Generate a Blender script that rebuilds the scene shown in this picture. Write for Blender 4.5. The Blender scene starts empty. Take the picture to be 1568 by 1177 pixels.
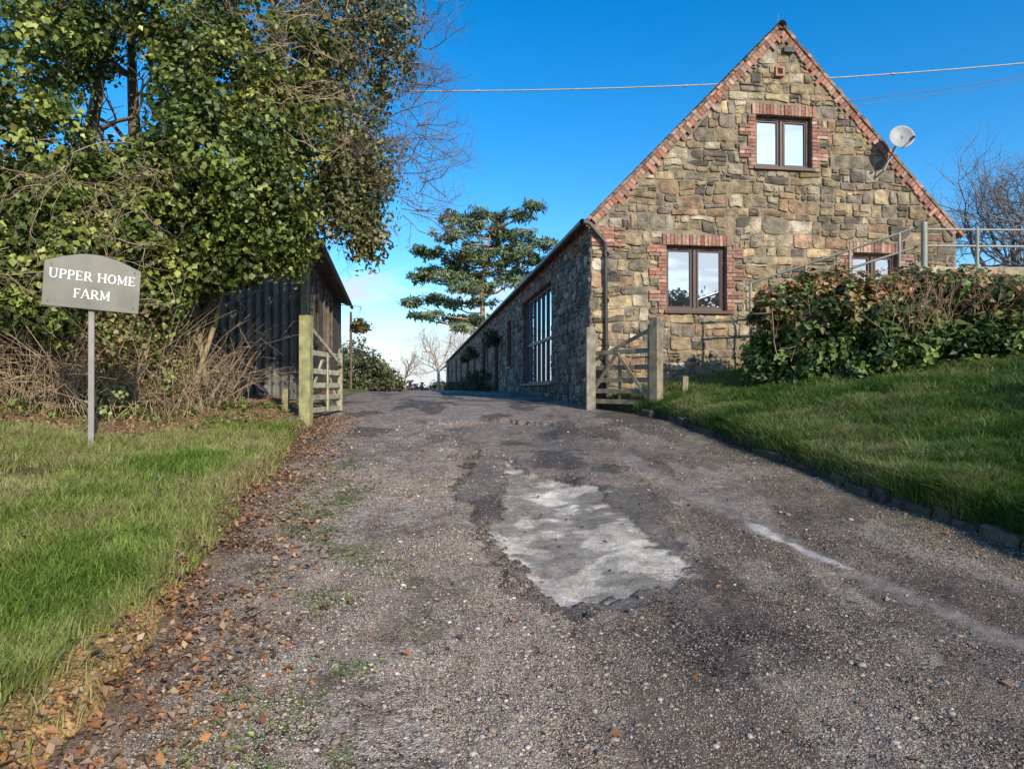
import bpy, math, random
import numpy as np
from mathutils import Vector
R=np.random.default_rng(7); random.seed(7)
sc=bpy.context.scene
# ------------------------------------------------------------ helpers
TAB=np.random.default_rng(3).random((256,256))
def vn(x,y,s=0):
    x=np.asarray(x,float)+s*17.3+1000; y=np.asarray(y,float)+s*9.7+1000
    xi=np.floor(x).astype(int); yi=np.floor(y).astype(int)
    fx=x-xi; fy=y-yi; fx=fx*fx*(3-2*fx); fy=fy*fy*(3-2*fy)
    a=TAB[xi%256,yi%256]; b=TAB[(xi+1)%256,yi%256]; c=TAB[xi%256,(yi+1)%256]; d=TAB[(xi+1)%256,(yi+1)%256]
    return (a*(1-fx)+b*fx)*(1-fy)+(c*(1-fx)+d*fx)*fy
def fbm(x,y,s=0,o=4):
    t=0;a=.5;f=1
    for i in range(o):
        t=t+a*vn(np.asarray(x)*f,np.asarray(y)*f,s+i); a*=.5; f*=2.03
    return t/(1-.5**o)
def sstep(a,b,x):
    t=np.clip((np.asarray(x,float)-a)/(b-a),0,1); return t*t*(3-2*t)
def mix(a,b,t): return a+(b-a)*t
def new_obj(name,me,parent=None,mat=None):
    o=bpy.data.objects.new(name,me); sc.collection.objects.link(o)
    if mat: me.materials.append(mat)
    if parent: o.parent=parent
    return o
def empty(name):
    o=bpy.data.objects.new(name,None); sc.collection.objects.link(o); return o
def arr_mesh(name,V,F,C=None,smooth=False):
    V=np.asarray(V,np.float32); F=np.asarray(F,np.int32)
    me=bpy.data.meshes.new(name); me.vertices.add(len(V)); me.vertices.foreach_set('co',V.ravel())
    n,k=F.shape; me.loops.add(n*k); me.loops.foreach_set('vertex_index',F.ravel())
    me.polygons.add(n); me.polygons.foreach_set('loop_start',np.arange(n,dtype=np.int32)*k)
    try: me.polygons.foreach_set('loop_total',np.full(n,k,np.int32))
    except Exception: pass
    if smooth: me.polygons.foreach_set('use_smooth',np.ones(n,bool))
    me.update(calc_edges=True)
    if C is not None:
        C=np.asarray(C,np.float32)
        if C.shape[1]==3: C=np.hstack([C,np.ones((len(C),1),np.float32)])
        at=me.color_attributes.new('Col','FLOAT_COLOR','POINT'); at.data.foreach_set('color',C.ravel())
    return me
class MB:
    def __init__(s): s.v=[];s.f=[];s.c=[]
    def add(s,vs,fs,col=(.5,.5,.5)):
        b=len(s.v); s.v+= [tuple(p) for p in vs]; s.f+=[tuple(b+i for i in f) for f in fs]; s.c+=[tuple(col)[:3]+(1,)]*len(vs)
    def box8(s,p,col):
        s.add(p,[(0,3,2,1),(4,5,6,7),(0,1,5,4),(1,2,6,5),(2,3,7,6),(3,0,4,7)],col)
    def box(s,x0,x1,y0,y1,z0,z1,col=(.5,.5,.5)):
        s.box8([(x0,y0,z0),(x1,y0,z0),(x1,y1,z0),(x0,y1,z0),(x0,y0,z1),(x1,y0,z1),(x1,y1,z1),(x0,y1,z1)],col)
    def beam(s,a,b,w,h,col=(.5,.5,.5),up=(0,0,1)):
        a=Vector(a);b=Vector(b);d=(b-a).normalized();u=Vector(up)
        sd=d.cross(u)
        if sd.length<1e-3: sd=d.cross(Vector((0,1,0)))
        sd.normalize(); u=sd.cross(d).normalized()
        sd*=w/2;u*=h/2
        s.box8([a-sd-u,a+sd-u,b+sd-u,b-sd-u,a-sd+u,a+sd+u,b+sd+u,b-sd+u],col)
    def obj(s,name,mat,parent=None,bevel=0,smooth=False):
        me=bpy.data.meshes.new(name); me.from_pydata(s.v,[],s.f)
        at=me.color_attributes.new('Col','FLOAT_COLOR','POINT'); at.data.foreach_set('color',np.array(s.c,np.float32).ravel())
        if smooth:
            me.polygons.foreach_set('use_smooth',np.ones(len(me.polygons),bool))
        me.update()
        o=new_obj(name,me,parent,mat)
        if bevel:
            m=o.modifiers.new('b','BEVEL'); m.width=bevel; m.segments=2; m.limit_method='ANGLE'
        return o
def norm(a): return a/np.maximum(np.linalg.norm(a,axis=-1,keepdims=True),1e-9)
def tubes(segs,k=5,col=(.2,.17,.14),cv=.2):
    S=np.array([list(a)+list(b)+[r0,r1] for a,b,r0,r1 in segs],float)
    P0=S[:,0:3];P1=S[:,3:6]
    d=norm(P1-P0); ref=np.where(np.abs(d[:,2:3])>.9,np.array([[1.,0,0]]),np.array([[0,0,1.]]))
    u=norm(np.cross(d,ref)); w=np.cross(d,u)
    an=np.arange(k)*2*np.pi/k
    ring=u[:,None,:]*np.cos(an)[None,:,None]+w[:,None,:]*np.sin(an)[None,:,None]
    A=P0[:,None,:]+ring*S[:,6][:,None,None]; B=P1[:,None,:]+ring*S[:,7][:,None,None]
    V=np.concatenate([A,B],1).reshape(-1,3); n=len(S)
    i=np.arange(k); f=np.stack([i,(i+1)%k,k+(i+1)%k,k+i],1)
    F=(f[None]+(np.arange(n)*2*k)[:,None,None]).reshape(-1,4)
    C=np.array(col)[None]*(1+cv*(R.random((n,1))-.5)*2); C=np.repeat(C,2*k,0)
    return V,F,C
def tube_obj(name,segs,mat,parent=None,k=5,col=(.2,.17,.14),cv=.2):
    V,F,C=tubes(segs,k,col,cv); return new_obj(name,arr_mesh(name,V,F,C,True),parent,mat)
# ------------------------------------------------------------ materials
def attr_mat(name,rough=.8,nscale=8,namt=.3,bscale=40,bump=.3,bdist=.01,spec=.3,transl=0,detail=5,spot=None):
    m=bpy.data.materials.new(name); m.use_nodes=True; nt=m.node_tree; N=nt.nodes; L=nt.links
    b=N['Principled BSDF']; b.inputs['Roughness'].default_value=rough; b.inputs['Specular IOR Level'].default_value=spec
    a=N.new('ShaderNodeAttribute'); a.attribute_name='Col'
    out=a.outputs['Color']
    tc=N.new('ShaderNodeTexCoord')
    if namt:
        no=N.new('ShaderNodeTexNoise'); no.inputs['Scale'].default_value=nscale; no.inputs['Detail'].default_value=detail
        L.new(tc.outputs['Object'],no.inputs['Vector'])
        mr=N.new('ShaderNodeMapRange'); mr.inputs[1].default_value=.3; mr.inputs[2].default_value=.7; mr.inputs[3].default_value=1-namt; mr.inputs[4].default_value=1+namt
        L.new(no.outputs['Fac'],mr.inputs[0])
        mu=N.new('ShaderNodeVectorMath'); mu.operation='SCALE'; L.new(a.outputs['Color'],mu.inputs[0]); L.new(mr.outputs[0],mu.inputs['Scale'])
        out=mu.outputs[0]
    if spot:
        n2=N.new('ShaderNodeTexNoise'); n2.inputs['Scale'].default_value=spot[0]; n2.inputs['Detail'].default_value=6; L.new(tc.outputs['Object'],n2.inputs['Vector'])
        r2=N.new('ShaderNodeMapRange'); r2.inputs[1].default_value=spot[1]; r2.inputs[2].default_value=spot[1]+.12; r2.inputs[4].default_value=spot[3]; L.new(n2.outputs['Fac'],r2.inputs[0])
        mx=N.new('ShaderNodeMix'); mx.data_type='RGBA'; L.new(r2.outputs[0],mx.inputs[0]); L.new(out,mx.inputs[6]); mx.inputs[7].default_value=(*spot[2],1); out=mx.outputs[2]
    L.new(out,b.inputs['Base Color'])
    if bump:
        nb=N.new('ShaderNodeTexNoise'); nb.inputs['Scale'].default_value=bscale; nb.inputs['Detail'].default_value=4; L.new(tc.outputs['Object'],nb.inputs['Vector'])
        bp=N.new('ShaderNodeBump'); bp.inputs['Strength'].default_value=bump; bp.inputs['Distance'].default_value=bdist
        L.new(nb.outputs['Fac'],bp.inputs['Height']); L.new(bp.outputs[0],b.inputs['Normal'])
    if transl:
        t=N.new('ShaderNodeBsdfTranslucent'); L.new(out,t.inputs['Color']); ms=N.new('ShaderNodeMixShader'); ms.inputs[0].default_value=transl
        L.new(b.outputs[0],ms.inputs[1]); L.new(t.outputs[0],ms.inputs[2]); L.new(ms.outputs[0],N['Material Output'].inputs['Surface'])
    return m
M_leaf=attr_mat('leaf',.42,3,0,bump=0,spec=.4,transl=.3)
M_needle=attr_mat('needle',.7,.5,0,bump=0,spec=.2,transl=.15)
M_grass=attr_mat('grass_blade',.6,1.5,0,bump=0,spec=.25,transl=.4)
M_bark=attr_mat('bark',.9,10,.35,30,.6)
M_twig=attr_mat('twig',.9,6,0,bump=0)
M_stone=attr_mat('rubble_stone',.92,6,.5,28,1.0,.035,detail=9,spot=(1.6,.565,(.11,.096,.075),.6))
M_brick=attr_mat('brick',.9,16,.3,60,.5,.01,spot=(5,.58,(.33,.29,.23),.5))
M_mortar=attr_mat('mortar',.95,6,.3,60,.6)
M_wood=attr_mat('weathered_timber',.85,7,.4,50,.5,.008,spot=(8,.56,(.22,.24,.12),.5))
M_frame=attr_mat('painted_frame',.5,6,.1,bump=0)
M_metal=attr_mat('metal',.45,5,.2,bump=0,spec=.5)
M_tile=attr_mat('roof_tile',.85,6,.4,40,.4)
M_sign=attr_mat('sign_paint',.4,5,.2,30,.1,.003,spec=.4,detail=8)
M_corr=attr_mat('corrugated_sheet',.6,2.5,.35,20,.1,spot=(3,.6,(.10,.085,.065),.6))
M_peb=attr_mat('pebble',.75,40,0,bump=0)
M_dead=attr_mat('dead_leaf',.7,30,0,bump=0,transl=.15)
M_ground=attr_mat('soil_grass_ground',.95,11,.5,24,1.0,.06,detail=10)
M_rock=attr_mat('edging_stone',.95,14,.5,30,1.0,.03,detail=8,spot=(7,.52,(.06,.085,.025),.6))
def glass_mat(name,fac=.75,dark=(.02,.024,.028)):
    m=bpy.data.materials.new(name); m.use_nodes=True; nt=m.node_tree; N=nt.nodes; L=nt.links
    b=N['Principled BSDF']; b.inputs['Base Color'].default_value=(*dark,1); b.inputs['Roughness'].default_value=.3
    g=N.new('ShaderNodeBsdfGlossy'); g.inputs['Roughness'].default_value=.02; g.inputs['Color'].default_value=(.95,.97,1,1)
    no=N.new('ShaderNodeTexNoise'); no.inputs['Scale'].default_value=1.5; bp=N.new('ShaderNodeBump'); bp.inputs['Strength'].default_value=.08
    L.new(no.outputs[0],bp.inputs['Height']); L.new(bp.outputs[0],g.inputs['Normal'])
    ms=N.new('ShaderNodeMixShader'); ms.inputs[0].default_value=fac; L.new(b.outputs[0],ms.inputs[1]); L.new(g.outputs[0],ms.inputs[2]); L.new(ms.outputs[0],N['Material Output'].inputs['Surface'])
    return m
M_glass=glass_mat('window_glass')
def road_mat():
    m=bpy.data.materials.new('driveway_gravel_tarmac'); m.use_nodes=True; nt=m.node_tree; N=nt.nodes; L=nt.links
    b=N['Principled BSDF']; tc=N.new('ShaderNodeTexCoord'); a=N.new('ShaderNodeAttribute'); a.attribute_name='Col'
    def math_(op,x,y=None):
        n=N.new('ShaderNodeMath'); n.operation=op
        for i,q in enumerate((x,y)):
            if q is None: continue
            if isinstance(q,(int,float)): n.inputs[i].default_value=q
            else: L.new(q,n.inputs[i])
        return n.outputs[0]
    nd=N.new('ShaderNodeTexNoise'); nd.inputs['Scale'].default_value=30; L.new(tc.outputs['Object'],nd.inputs['Vector'])
    vm=N.new('ShaderNodeVectorMath'); vm.operation='MULTIPLY_ADD'; L.new(nd.outputs['Color'],vm.inputs[0]); vm.inputs[1].default_value=(.03,.03,.03); L.new(tc.outputs['Object'],vm.inputs[2])
    v=N.new('ShaderNodeTexVoronoi'); v.inputs['Scale'].default_value=105; L.new(vm.outputs[0],v.inputs['Vector'])
    sep=N.new('ShaderNodeSeparateColor'); L.new(v.outputs['Color'],sep.inputs[0])
    v2=N.new('ShaderNodeTexVoronoi'); v2.inputs['Scale'].default_value=46; L.new(vm.outputs[0],v2.inputs['Vector'])
    sep2=N.new('ShaderNodeSeparateColor'); L.new(v2.outputs['Color'],sep2.inputs[0])
    n1=N.new('ShaderNodeTexNoise'); n1.inputs['Scale'].default_value=2.6; n1.inputs['Detail'].default_value=14; n1.inputs['Roughness'].default_value=.8; L.new(tc.outputs['Object'],n1.inputs['Vector'])
    n3=N.new('ShaderNodeTexNoise'); n3.inputs['Scale'].default_value=6; n3.inputs['Detail'].default_value=4; L.new(tc.outputs['Object'],n3.inputs['Vector'])
    patch=N.new('ShaderNodeMapRange'); L.new(n3.outputs['Fac'],patch.inputs[0]); patch.inputs[1].default_value=.38; patch.inputs[2].default_value=.6; patch.inputs[3].default_value=.6; patch.inputs[4].default_value=1.1
    gr=math_('MULTIPLY',a.outputs['Alpha'],patch.outputs[0])
    k1=math_('MULTIPLY',math_('SUBTRACT',sep.outputs[0],.5),1.5)
    k2=math_('MULTIPLY',math_('SUBTRACT',sep2.outputs[1],.5),.8)
    kk=math_('MULTIPLY',math_('ADD',k1,k2),gr)
    nn=math_('MULTIPLY',math_('SUBTRACT',n1.outputs['Fac'],.5),2.8)
    s=math_('MAXIMUM',math_('ADD',math_('ADD',1,kk),nn),.18)
    mu=N.new('ShaderNodeVectorMath'); mu.operation='SCALE'; L.new(a.outputs['Color'],mu.inputs[0]); L.new(s,mu.inputs['Scale'])
    chip=math_('MULTIPLY',math_('GREATER_THAN',sep.outputs[1],.90),math_('MULTIPLY',gr,.75))
    mx=N.new('ShaderNodeMix'); mx.data_type='RGBA'; L.new(chip,mx.inputs[0]); L.new(mu.outputs[0],mx.inputs[6]); mx.inputs[7].default_value=(.48,.43,.37,1)
    chip2=math_('MULTIPLY',math_('GREATER_THAN',sep2.outputs[0],.84),math_('MULTIPLY',gr,.6))
    mx2=N.new('ShaderNodeMix'); mx2.data_type='RGBA'; L.new(chip2,mx2.inputs[0]); L.new(mx.outputs[2],mx2.inputs[6]); mx2.inputs[7].default_value=(.23,.135,.09,1)
    L.new(mx2.outputs[2],b.inputs['Base Color'])
    r=N.new('ShaderNodeMapRange'); L.new(n3.outputs['Fac'],r.inputs[0]); r.inputs[1].default_value=.35; r.inputs[2].default_value=.65; r.inputs[3].default_value=.5; r.inputs[4].default_value=.95
    L.new(r.outputs[0],b.inputs['Roughness']); b.inputs['Specular IOR Level'].default_value=.25
    h=math_('ADD',math_('MULTIPLY',math_('SUBTRACT',.6,v.outputs['Distance']),gr),math_('MULTIPLY',n1.outputs['Fac'],2.4))
    bp=N.new('ShaderNodeBump'); bp.inputs['Strength'].default_value=1; bp.inputs['Distance'].default_value=.018; L.new(h,bp.inputs['Height']); L.new(bp.outputs[0],b.inputs['Normal'])
    return m
M_road=road_mat()
# ------------------------------------------------------------ terrain
KY=[-60,-5,0,5,10,13,17,22,40,85,200,420,3000]; KZ=[-1,-.5,0,.5,1.0,1.25,1.38,1.45,1.47,1.33,-1,-4,-6]
_yy=np.linspace(-60,3000,61201); _zz=np.interp(_yy,KY,KZ)
_k=np.ones(41)/41; _zz2=np.convolve(np.pad(_zz,20,mode='edge'),_k,'valid')
def zr(y): return np.interp(y,_yy,_zz2)
def eL(y):
    y=np.asarray(y,float); return np.interp(y,[-60,11,40,90],[-.9,-3.3,-8,-17])*(y>=11)+(-1.1-.2*np.clip(y,-8,11))*(y<11)+.16*(vn(y*1.1,0,5)-.5)+.10*(vn(y*3,0,6)-.5)
def eR(y):
    y=np.asarray(y,float); return np.interp(y,[-60,-8,11,13,90],[6,5.62,2.48,1.62,1.62-.138*77])+.12*(vn(y*1.3,0,8)-.5)*(y<12)
def Hroad(x,y): return zr(y)+.04*(fbm(x*.9,y*.9,2)-.5)
def H(x,y):
    x=np.asarray(x,float);y=np.asarray(y,float)
    z=Hroad(x,y); dl=eL(y)-x; dr=x-eR(y)
    near=1-sstep(12,20,y)*.6
    fade=1-sstep(40,120,np.hypot(x,y))
    L_=(.10*sstep(0,.16,dl)+.11*np.clip(dl,0,4.5)*near+.06*(fbm(x*1.5,y*1.5,4)-.5)*sstep(0,.6,dl)+.03*(fbm(x*7,y*7,14)-.5)*sstep(0,.1,dl))*fade
    Rr=(.17*sstep(0,.15,dr)+.21*np.clip(dr,0,5.5)*(1-sstep(12,16,y)*.5)+.10*(fbm(x*1.5,y*1.5,9)-.5)*sstep(0,.5,dr))*fade
    deep=.05+.13*sstep(.1,.35,np.minimum(-dl,-dr))*(y<13)
    return z+np.where(dl>0,L_,0)+np.where(dr>0,Rr,0)-deep*(1-sstep(0,.1,dl))*(1-sstep(0,.1,dr))
def axis(lo,hi,step,far,g=1.22):
    a=list(np.arange(lo,hi+1e-6,step)); s=step
    while a[-1]<far: s*=g; a.append(a[-1]+s)
    s=step; b=[]
    c=a[0]
    while c>-far: s*=g; c-=s; b.append(c)
    return np.array(b[::-1]+a)
gx=axis(-8,9,.05,2500); gy=axis(1,14,.05,2500)
X,Y=np.meshgrid(gx,gy); Z=H(X,Y)
def grid_faces(ny,nx):
    i=np.arange(ny*nx).reshape(ny,nx); return np.stack([i[:-1,:-1],i[:-1,1:],i[1:,1:],i[1:,:-1]],-1).reshape(-1,4)
def litter_m(x,y): return sstep(7.0,7.9,y+.25*(-4-x)+1.6*(fbm(x*2.2,y*2.2,11)-.5)-1.5*np.clip(x+4.4,0,1.5))
def clayw(y): return .06+.20*(1-sstep(2.5,4.4,y))
def ground_col(x,y):
    dl=eL(y)-x; dr=x-eR(y)
    n=fbm(x*2.2,y*2.2,11); n2=fbm(x*.6,y*.6,12)
    g1=np.array([.07,.11,.02]); g2=np.array([.15,.18,.05]); soil=np.array([.12,.08,.04]); clay=np.array([.42,.26,.10]); litter=np.array([.30,.18,.10])
    c=g1+(g2-g1)*n2[...,None]
    c=mix(c,soil,(.7*sstep(.45,.6,n))[...,None]*(np.hypot(x,y)<40)[...,None])
    lit=litter_m(x,y)*sstep(0,.3,dl)*(y<20)
    c=mix(c,litter*(.6+.8*n[...,None]),lit[...,None])
    cw=clayw(y); e=(1-sstep(cw*.8,cw*1.4,dl+.25*(n-.5)))*(dl>-.2)*(1-sstep(6.5,8.5,y))
    c=mix(c,mix(np.array([.16,.10,.055]),clay,(1-sstep(3.5,5.0,y))[...,None])*(.3+1.2*fbm(x*12,y*12,13)[...,None]),e[...,None])
    e2=(1-sstep(.12,.25,np.abs(dr-.05)))*(y<13)
    c=mix(c,np.array([.06,.05,.035]),e2[...,None])
    return c
C=ground_col(X,Y)
me=arr_mesh('ground',np.stack([X,Y,Z],-1).reshape(-1,3),grid_faces(len(gy),len(gx)),C.reshape(-1,3),True)
new_obj('ground',me,None,M_ground)
def polysd(x,y,P):
    d=np.full(x.shape,1e9); ins=np.zeros(x.shape,bool); n=len(P)
    for i in range(n):
        ax,ay=P[i];bx,by=P[(i+1)%n]
        ex,ey=bx-ax,by-ay; t=np.clip(((x-ax)*ex+(y-ay)*ey)/(ex*ex+ey*ey),0,1)
        d=np.minimum(d,np.hypot(x-ax-t*ex,y-ay-t*ey))
        cr=((ay>y)!=(by>y))&(x<(bx-ax)*(y-ay)/(by-ay+1e-12)+ax); ins^=cr
    return np.where(ins,-d,d)
def linesd(x,y,P):
    d=np.full(x.shape,1e9)
    for (ax,ay),(bx,by) in zip(P[:-1],P[1:]):
        ex,ey=bx-ax,by-ay; t=np.clip(((x-ax)*ex+(y-ay)*ey)/(ex*ex+ey*ey),0,1)
        d=np.minimum(d,np.hypot(x-ax-t*ex,y-ay-t*ey))
    return d
CONC=[(.00,7.9),(.12,7.1),(.45,7.0),(.906,6.33),(.945,5.48),(1.02,4.69),(1.14,4.10),(.62,3.97),(.333,3.84),(.13,4.15),(.02,4.56),(-.11,5.13),(-.12,6.09)]
TAR=[(-.49,8.46),(-1.15,10.3),(-.26,11.2),(.77,10.5),(1.4,8),(1.33,7.0),(1.2,5.3),(1.12,4.2),(.9,3.85),(.35,3.62),(.10,3.90),(-.07,4.31),(-.28,5.3),(-.58,6.45),(-.50,7.3)]
STR=[(1.35,8.3),(1.6,6.6),(1.92,5.3),(2.2,4.32),(2.56,3.31),(2.95,2.3),(3.3,1)]
GLINT=[(1.90,5.35),(2.0,4.95),(2.2,4.35)]
def road_masks(x,y):
    w=.24*(fbm(x*3,y*3,21)-.5)+.20*(fbm(x*11,y*11,22)-.5)
    dc=polysd(x,y,CONC)+w*1.1; dt=polysd(x,y,TAR)+w*1.1
    return dc,dt,linesd(x,y,STR)+w*.8,linesd(x,y,GLINT)+w*.35
def road_h(x,y):
    dc,dt,ds,d2=road_masks(x,y)
    h=Hroad(x,y)+.016*(fbm(x*4,y*4,30)-.5)*2+.010*(fbm(x*14,y*14,31)-.5)*2
    edge=1-.75*sstep(.4,.9,x)
    h=h-.065*edge*(1-sstep(-.022,.008,dt))
    h=h+.03*edge*(1-sstep(-.03,.02,dt))*sstep(-.008,.018,dc)*(y<9)
    h=h-.014*(1-sstep(.1,.25,ds))
    return h
ry=np.concatenate([np.arange(-8,1.8,.3),np.arange(1.8,7,.020),np.arange(7,13,.05),np.arange(13,30,.25),np.arange(30,92,1.5)])
w=np.linspace(0,1,300)
YY,WW=np.meshgrid(ry,w,indexing='ij')
XL=eL(YY)-.13; XR=eR(YY)+.13; XX=XL+(XR-XL)*WW
ZZ=road_h(XX,YY)
def road_col(x,y):
    dc,dt,ds,d2=road_masks(x,y)
    n=fbm(x*1.3,y*1.3,40); n2=fbm(x*6,y*6,41); n5=fbm(x*2.4,y*1.0,46,6); n6=fbm(x*9,y*7,47)
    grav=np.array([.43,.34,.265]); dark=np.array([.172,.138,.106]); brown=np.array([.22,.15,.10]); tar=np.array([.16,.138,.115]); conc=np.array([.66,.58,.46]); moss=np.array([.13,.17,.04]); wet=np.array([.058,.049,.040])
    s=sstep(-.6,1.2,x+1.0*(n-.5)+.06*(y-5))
    c=mix(grav,dark,s[...,None]); g=np.full(x.shape,1.)  # darker right side: damp surface, with foreground shade put into the colour
    c=mix(c,brown,(.6*sstep(.48,.6,n2)*(.5+.5*(1-s)))[...,None])
    mud=sstep(.48,.58,n5); c=mix(c,np.array([.100,.076,.055]),(mud*.72*(.5+.5*s))[...,None]); g=mix(g,.6,mud)
    lightg=sstep(.56,.66,fbm(x*2.8,y*.9,48,6)); c=mix(c,np.array([.44,.37,.295]),(lightg*.5)[...,None])
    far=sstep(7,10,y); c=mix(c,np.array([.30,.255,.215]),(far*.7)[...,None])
    wetf=far*sstep(.53,.60,fbm(x*1.8,y*.9,49)); c=mix(c,wet,(wetf*.75)[...,None])
    m=1-sstep(-.02,.02,dt); c=mix(c,mix(tar,wet,(sstep(.45,.62,n5)*.8)[...,None]),(m*.9)[...,None]); g=mix(g,.45,m)
    gravin=m*sstep(.50,.58,fbm(x*2.2,y*2.2,53)); c=mix(c,grav*.75,(gravin*.7)[...,None]); g=mix(g,1.,gravin*.8)
    rim=np.exp(-((dt+.015)/.035)**2)*(y<8.5)*(x<.6); c=mix(c,wet*.6,(rim*.9)[...,None])
    dent=sstep(.50,.56,fbm(x*2.9,y*4.2,43,5))
    m=(1-sstep(-.012,.012,dc)); cc=mix(conc,np.array([.25,.215,.175]),np.clip(dent*.8+.4*sstep(.45,.95,x+.3*(n6-.5))*sstep(4.7,5.3,y),0,1)[...,None])*(.45+1.05*n6)[...,None]; c=mix(c,cc,m[...,None]); g=mix(g,.3,m)
    rc=np.exp(-((dc-.012)/.022)**2)*(x<.9); c=mix(c,wet*.6,(rc*.7)[...,None])
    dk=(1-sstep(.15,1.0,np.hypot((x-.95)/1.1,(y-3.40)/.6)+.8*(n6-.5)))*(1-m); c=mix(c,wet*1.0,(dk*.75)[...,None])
    m=1-sstep(.05,.15,ds); c=mix(c,np.array([.29,.25,.21]),(m*.7)[...,None]); g=mix(g,.3,m)
    m=(1-sstep(.02,.07,d2)); c=mix(c,np.array([.60,.54,.48]),(m*.85)[...,None]); g=mix(g,.1,m)  # bright streak: puddle reflection painted into the road colour
    dl=x-eL(y)
    mo=sstep(.52,.62,fbm(x*2.6,y*2.6,50))*np.exp(-((dl-.75)/.45)**2)*(y<8.5)*sstep(.42,.55,n2)
    mo=mo+.7*sstep(.48,.6,fbm(x*3,y*3,51))*(1-sstep(.15,.9,eR(y)-x))*sstep(.4,.55,n2)*(y>3)
    mo=mo+.5*sstep(.52,.62,fbm(x*4,y*4,52))*np.exp(-((x+.1)/.5)**2)*sstep(7.8,9,y)*(y<11)*sstep(.42,.55,n2)
    c=mix(c,moss,np.clip(mo,0,.6)[...,None])
    e=(1-sstep(.0,.45,dl))*(y<13); c=mix(c,np.array([.22,.14,.08]),(e*.75)[...,None])
    e=(1-sstep(.0,.35,eR(y)-x))*(y<13); c=mix(c,np.array([.08,.065,.045]),(e*.7)[...,None])
    return np.concatenate([c,g[...,None]],-1)
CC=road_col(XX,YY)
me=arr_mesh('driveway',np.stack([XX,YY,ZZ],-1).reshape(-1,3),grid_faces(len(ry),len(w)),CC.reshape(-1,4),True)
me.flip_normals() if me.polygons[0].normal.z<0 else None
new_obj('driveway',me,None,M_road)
# ------------------------------------------------------------ pebbles
def ico():
    t=(1+5**.5)/2; v=np.array([(-1,t,0),(1,t,0),(-1,-t,0),(1,-t,0),(0,-1,t),(0,1,t),(0,-1,-t),(0,1,-t),(t,0,-1),(t,0,1),(-t,0,-1),(-t,0,1)],float)/1.9
    f=np.array([(0,11,5),(0,5,1),(0,1,7),(0,7,10),(0,10,11),(1,5,9),(5,11,4),(11,10,2),(10,7,6),(7,1,8),(3,9,4),(3,4,2),(3,2,6),(3,6,8),(3,8,9),(4,9,5),(2,4,11),(6,2,10),(8,6,7),(9,8,1)])
    return v,f
ICO=ico()
OCT=(np.array([(1,0,0),(0,1,0),(-1,0,0),(0,-1,0),(.2,.1,.9),(0,0,-.6)],float),np.array([(0,1,4),(1,2,4),(2,3,4),(3,0,4),(1,0,5),(2,1,5),(3,2,5),(0,3,5)]))
def pebbles(name,x,y,z,s,col,parent=None,flat=.55,base=ICO,jit=.5,mat=None):
    IV,IF=base; q=len(IV)
    n=len(x); sc3=s[:,None]*np.stack([.7+.6*R.random(n),.7+.6*R.random(n),flat*(.7+.5*R.random(n))],-1)
    V=IV[None]*(1+jit*(R.random((n,q,1))-.5))*sc3[:,None,:]
    a=R.random(n)*6.28; c,s_=np.cos(a)[:,None],np.sin(a)[:,None]
    V=np.stack([V[...,0]*c-V[...,1]*s_,V[...,0]*s_+V[...,1]*c,V[...,2]],-1)+np.stack([x,y,z+s*.15],-1)[:,None,:]
    F=(IF[None]+(np.arange(n)*q)[:,None,None]).reshape(-1,3)
    return new_obj(name,arr_mesh(name,V.reshape(-1,3),F,np.repeat(col,q,0)),parent,mat or M_peb)
def pdens(x,y):
    dc,dt,ds,d2=road_masks(x,y)
    dens=.25+.75*np.exp(-((x+.55)/.9)**2)+.35*sstep(3.8,2.5,y)+.20*(x>1.3)
    dens*=.12+sstep(.35,.60,fbm(x*1.9,y*1.5,60)); dens=np.where(dt<0,dens*.2,dens); dens=np.where(dc<0,dens*.3,dens); return np.where(ds<.1,dens*.15,dens)
pal=np.array([(.52,.45,.38),(.42,.31,.25),(.36,.24,.18),(.28,.235,.19),(.19,.165,.135),(.58,.52,.45),(.44,.34,.24)])
n=75000
y=1.9+(11-1.9)*R.random(n)**1.9; x=eL(y)+(eR(y)-eL(y))*R.random(n)
k=R.random(n)<pdens(x,y); x=x[k];y=y[k];n=len(x)
s=.0034*np.exp(.55*R.standard_normal(n)); s=np.clip(s,.0025,.014)*(1+.05*y)
col=pal[R.integers(0,len(pal),n)]*(.6+.5*R.random((n,1))); col=np.where((x>.3)[:,None],col*.8,col)
pebbles('gravel',x,y,road_h(x,y),s,col)
n=230000
y=1.9+5.6*R.random(n)**1.5; x=eL(y)+(eR(y)-eL(y))*R.random(n)
k=R.random(n)<pdens(x,y); x=x[k];y=y[k];n=len(x)
s=(.0022+.0024*R.random(n))*(1+.06*y)
col=pal[R.integers(0,len(pal),n)]*(.55+.6*R.random((n,1))); col=np.where((x>.3)[:,None],col*.8,col)
pebbles('gravel_grit',x,y,road_h(x,y),s,col,base=OCT,flat=.8)
n=200; y=2+7*R.random(n)**1.6; x=eL(y)+(eR(y)-eL(y))*R.random(n); s=.008+.015*R.random(n)**2.5
pebbles('loose_stones',x,y,road_h(x,y),s,pal[R.integers(0,len(pal),n)]*.6,jit=.9)
n=5000; y=1.9+5*R.random(n)**1.6; x=eL(y)-.0-R.random(n)*clayw(y)*1.15; cc_=np.where((y<4.4)[:,None],np.array([[.40,.25,.10]]),np.array([[.17,.105,.06]]))*(.4+.7*R.random((n,1)))
pebbles('earth_crumbs',x,y,H(x,y),.0025+.009*R.random(n)**3,cc_,flat=.7,jit=1.0)
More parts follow.
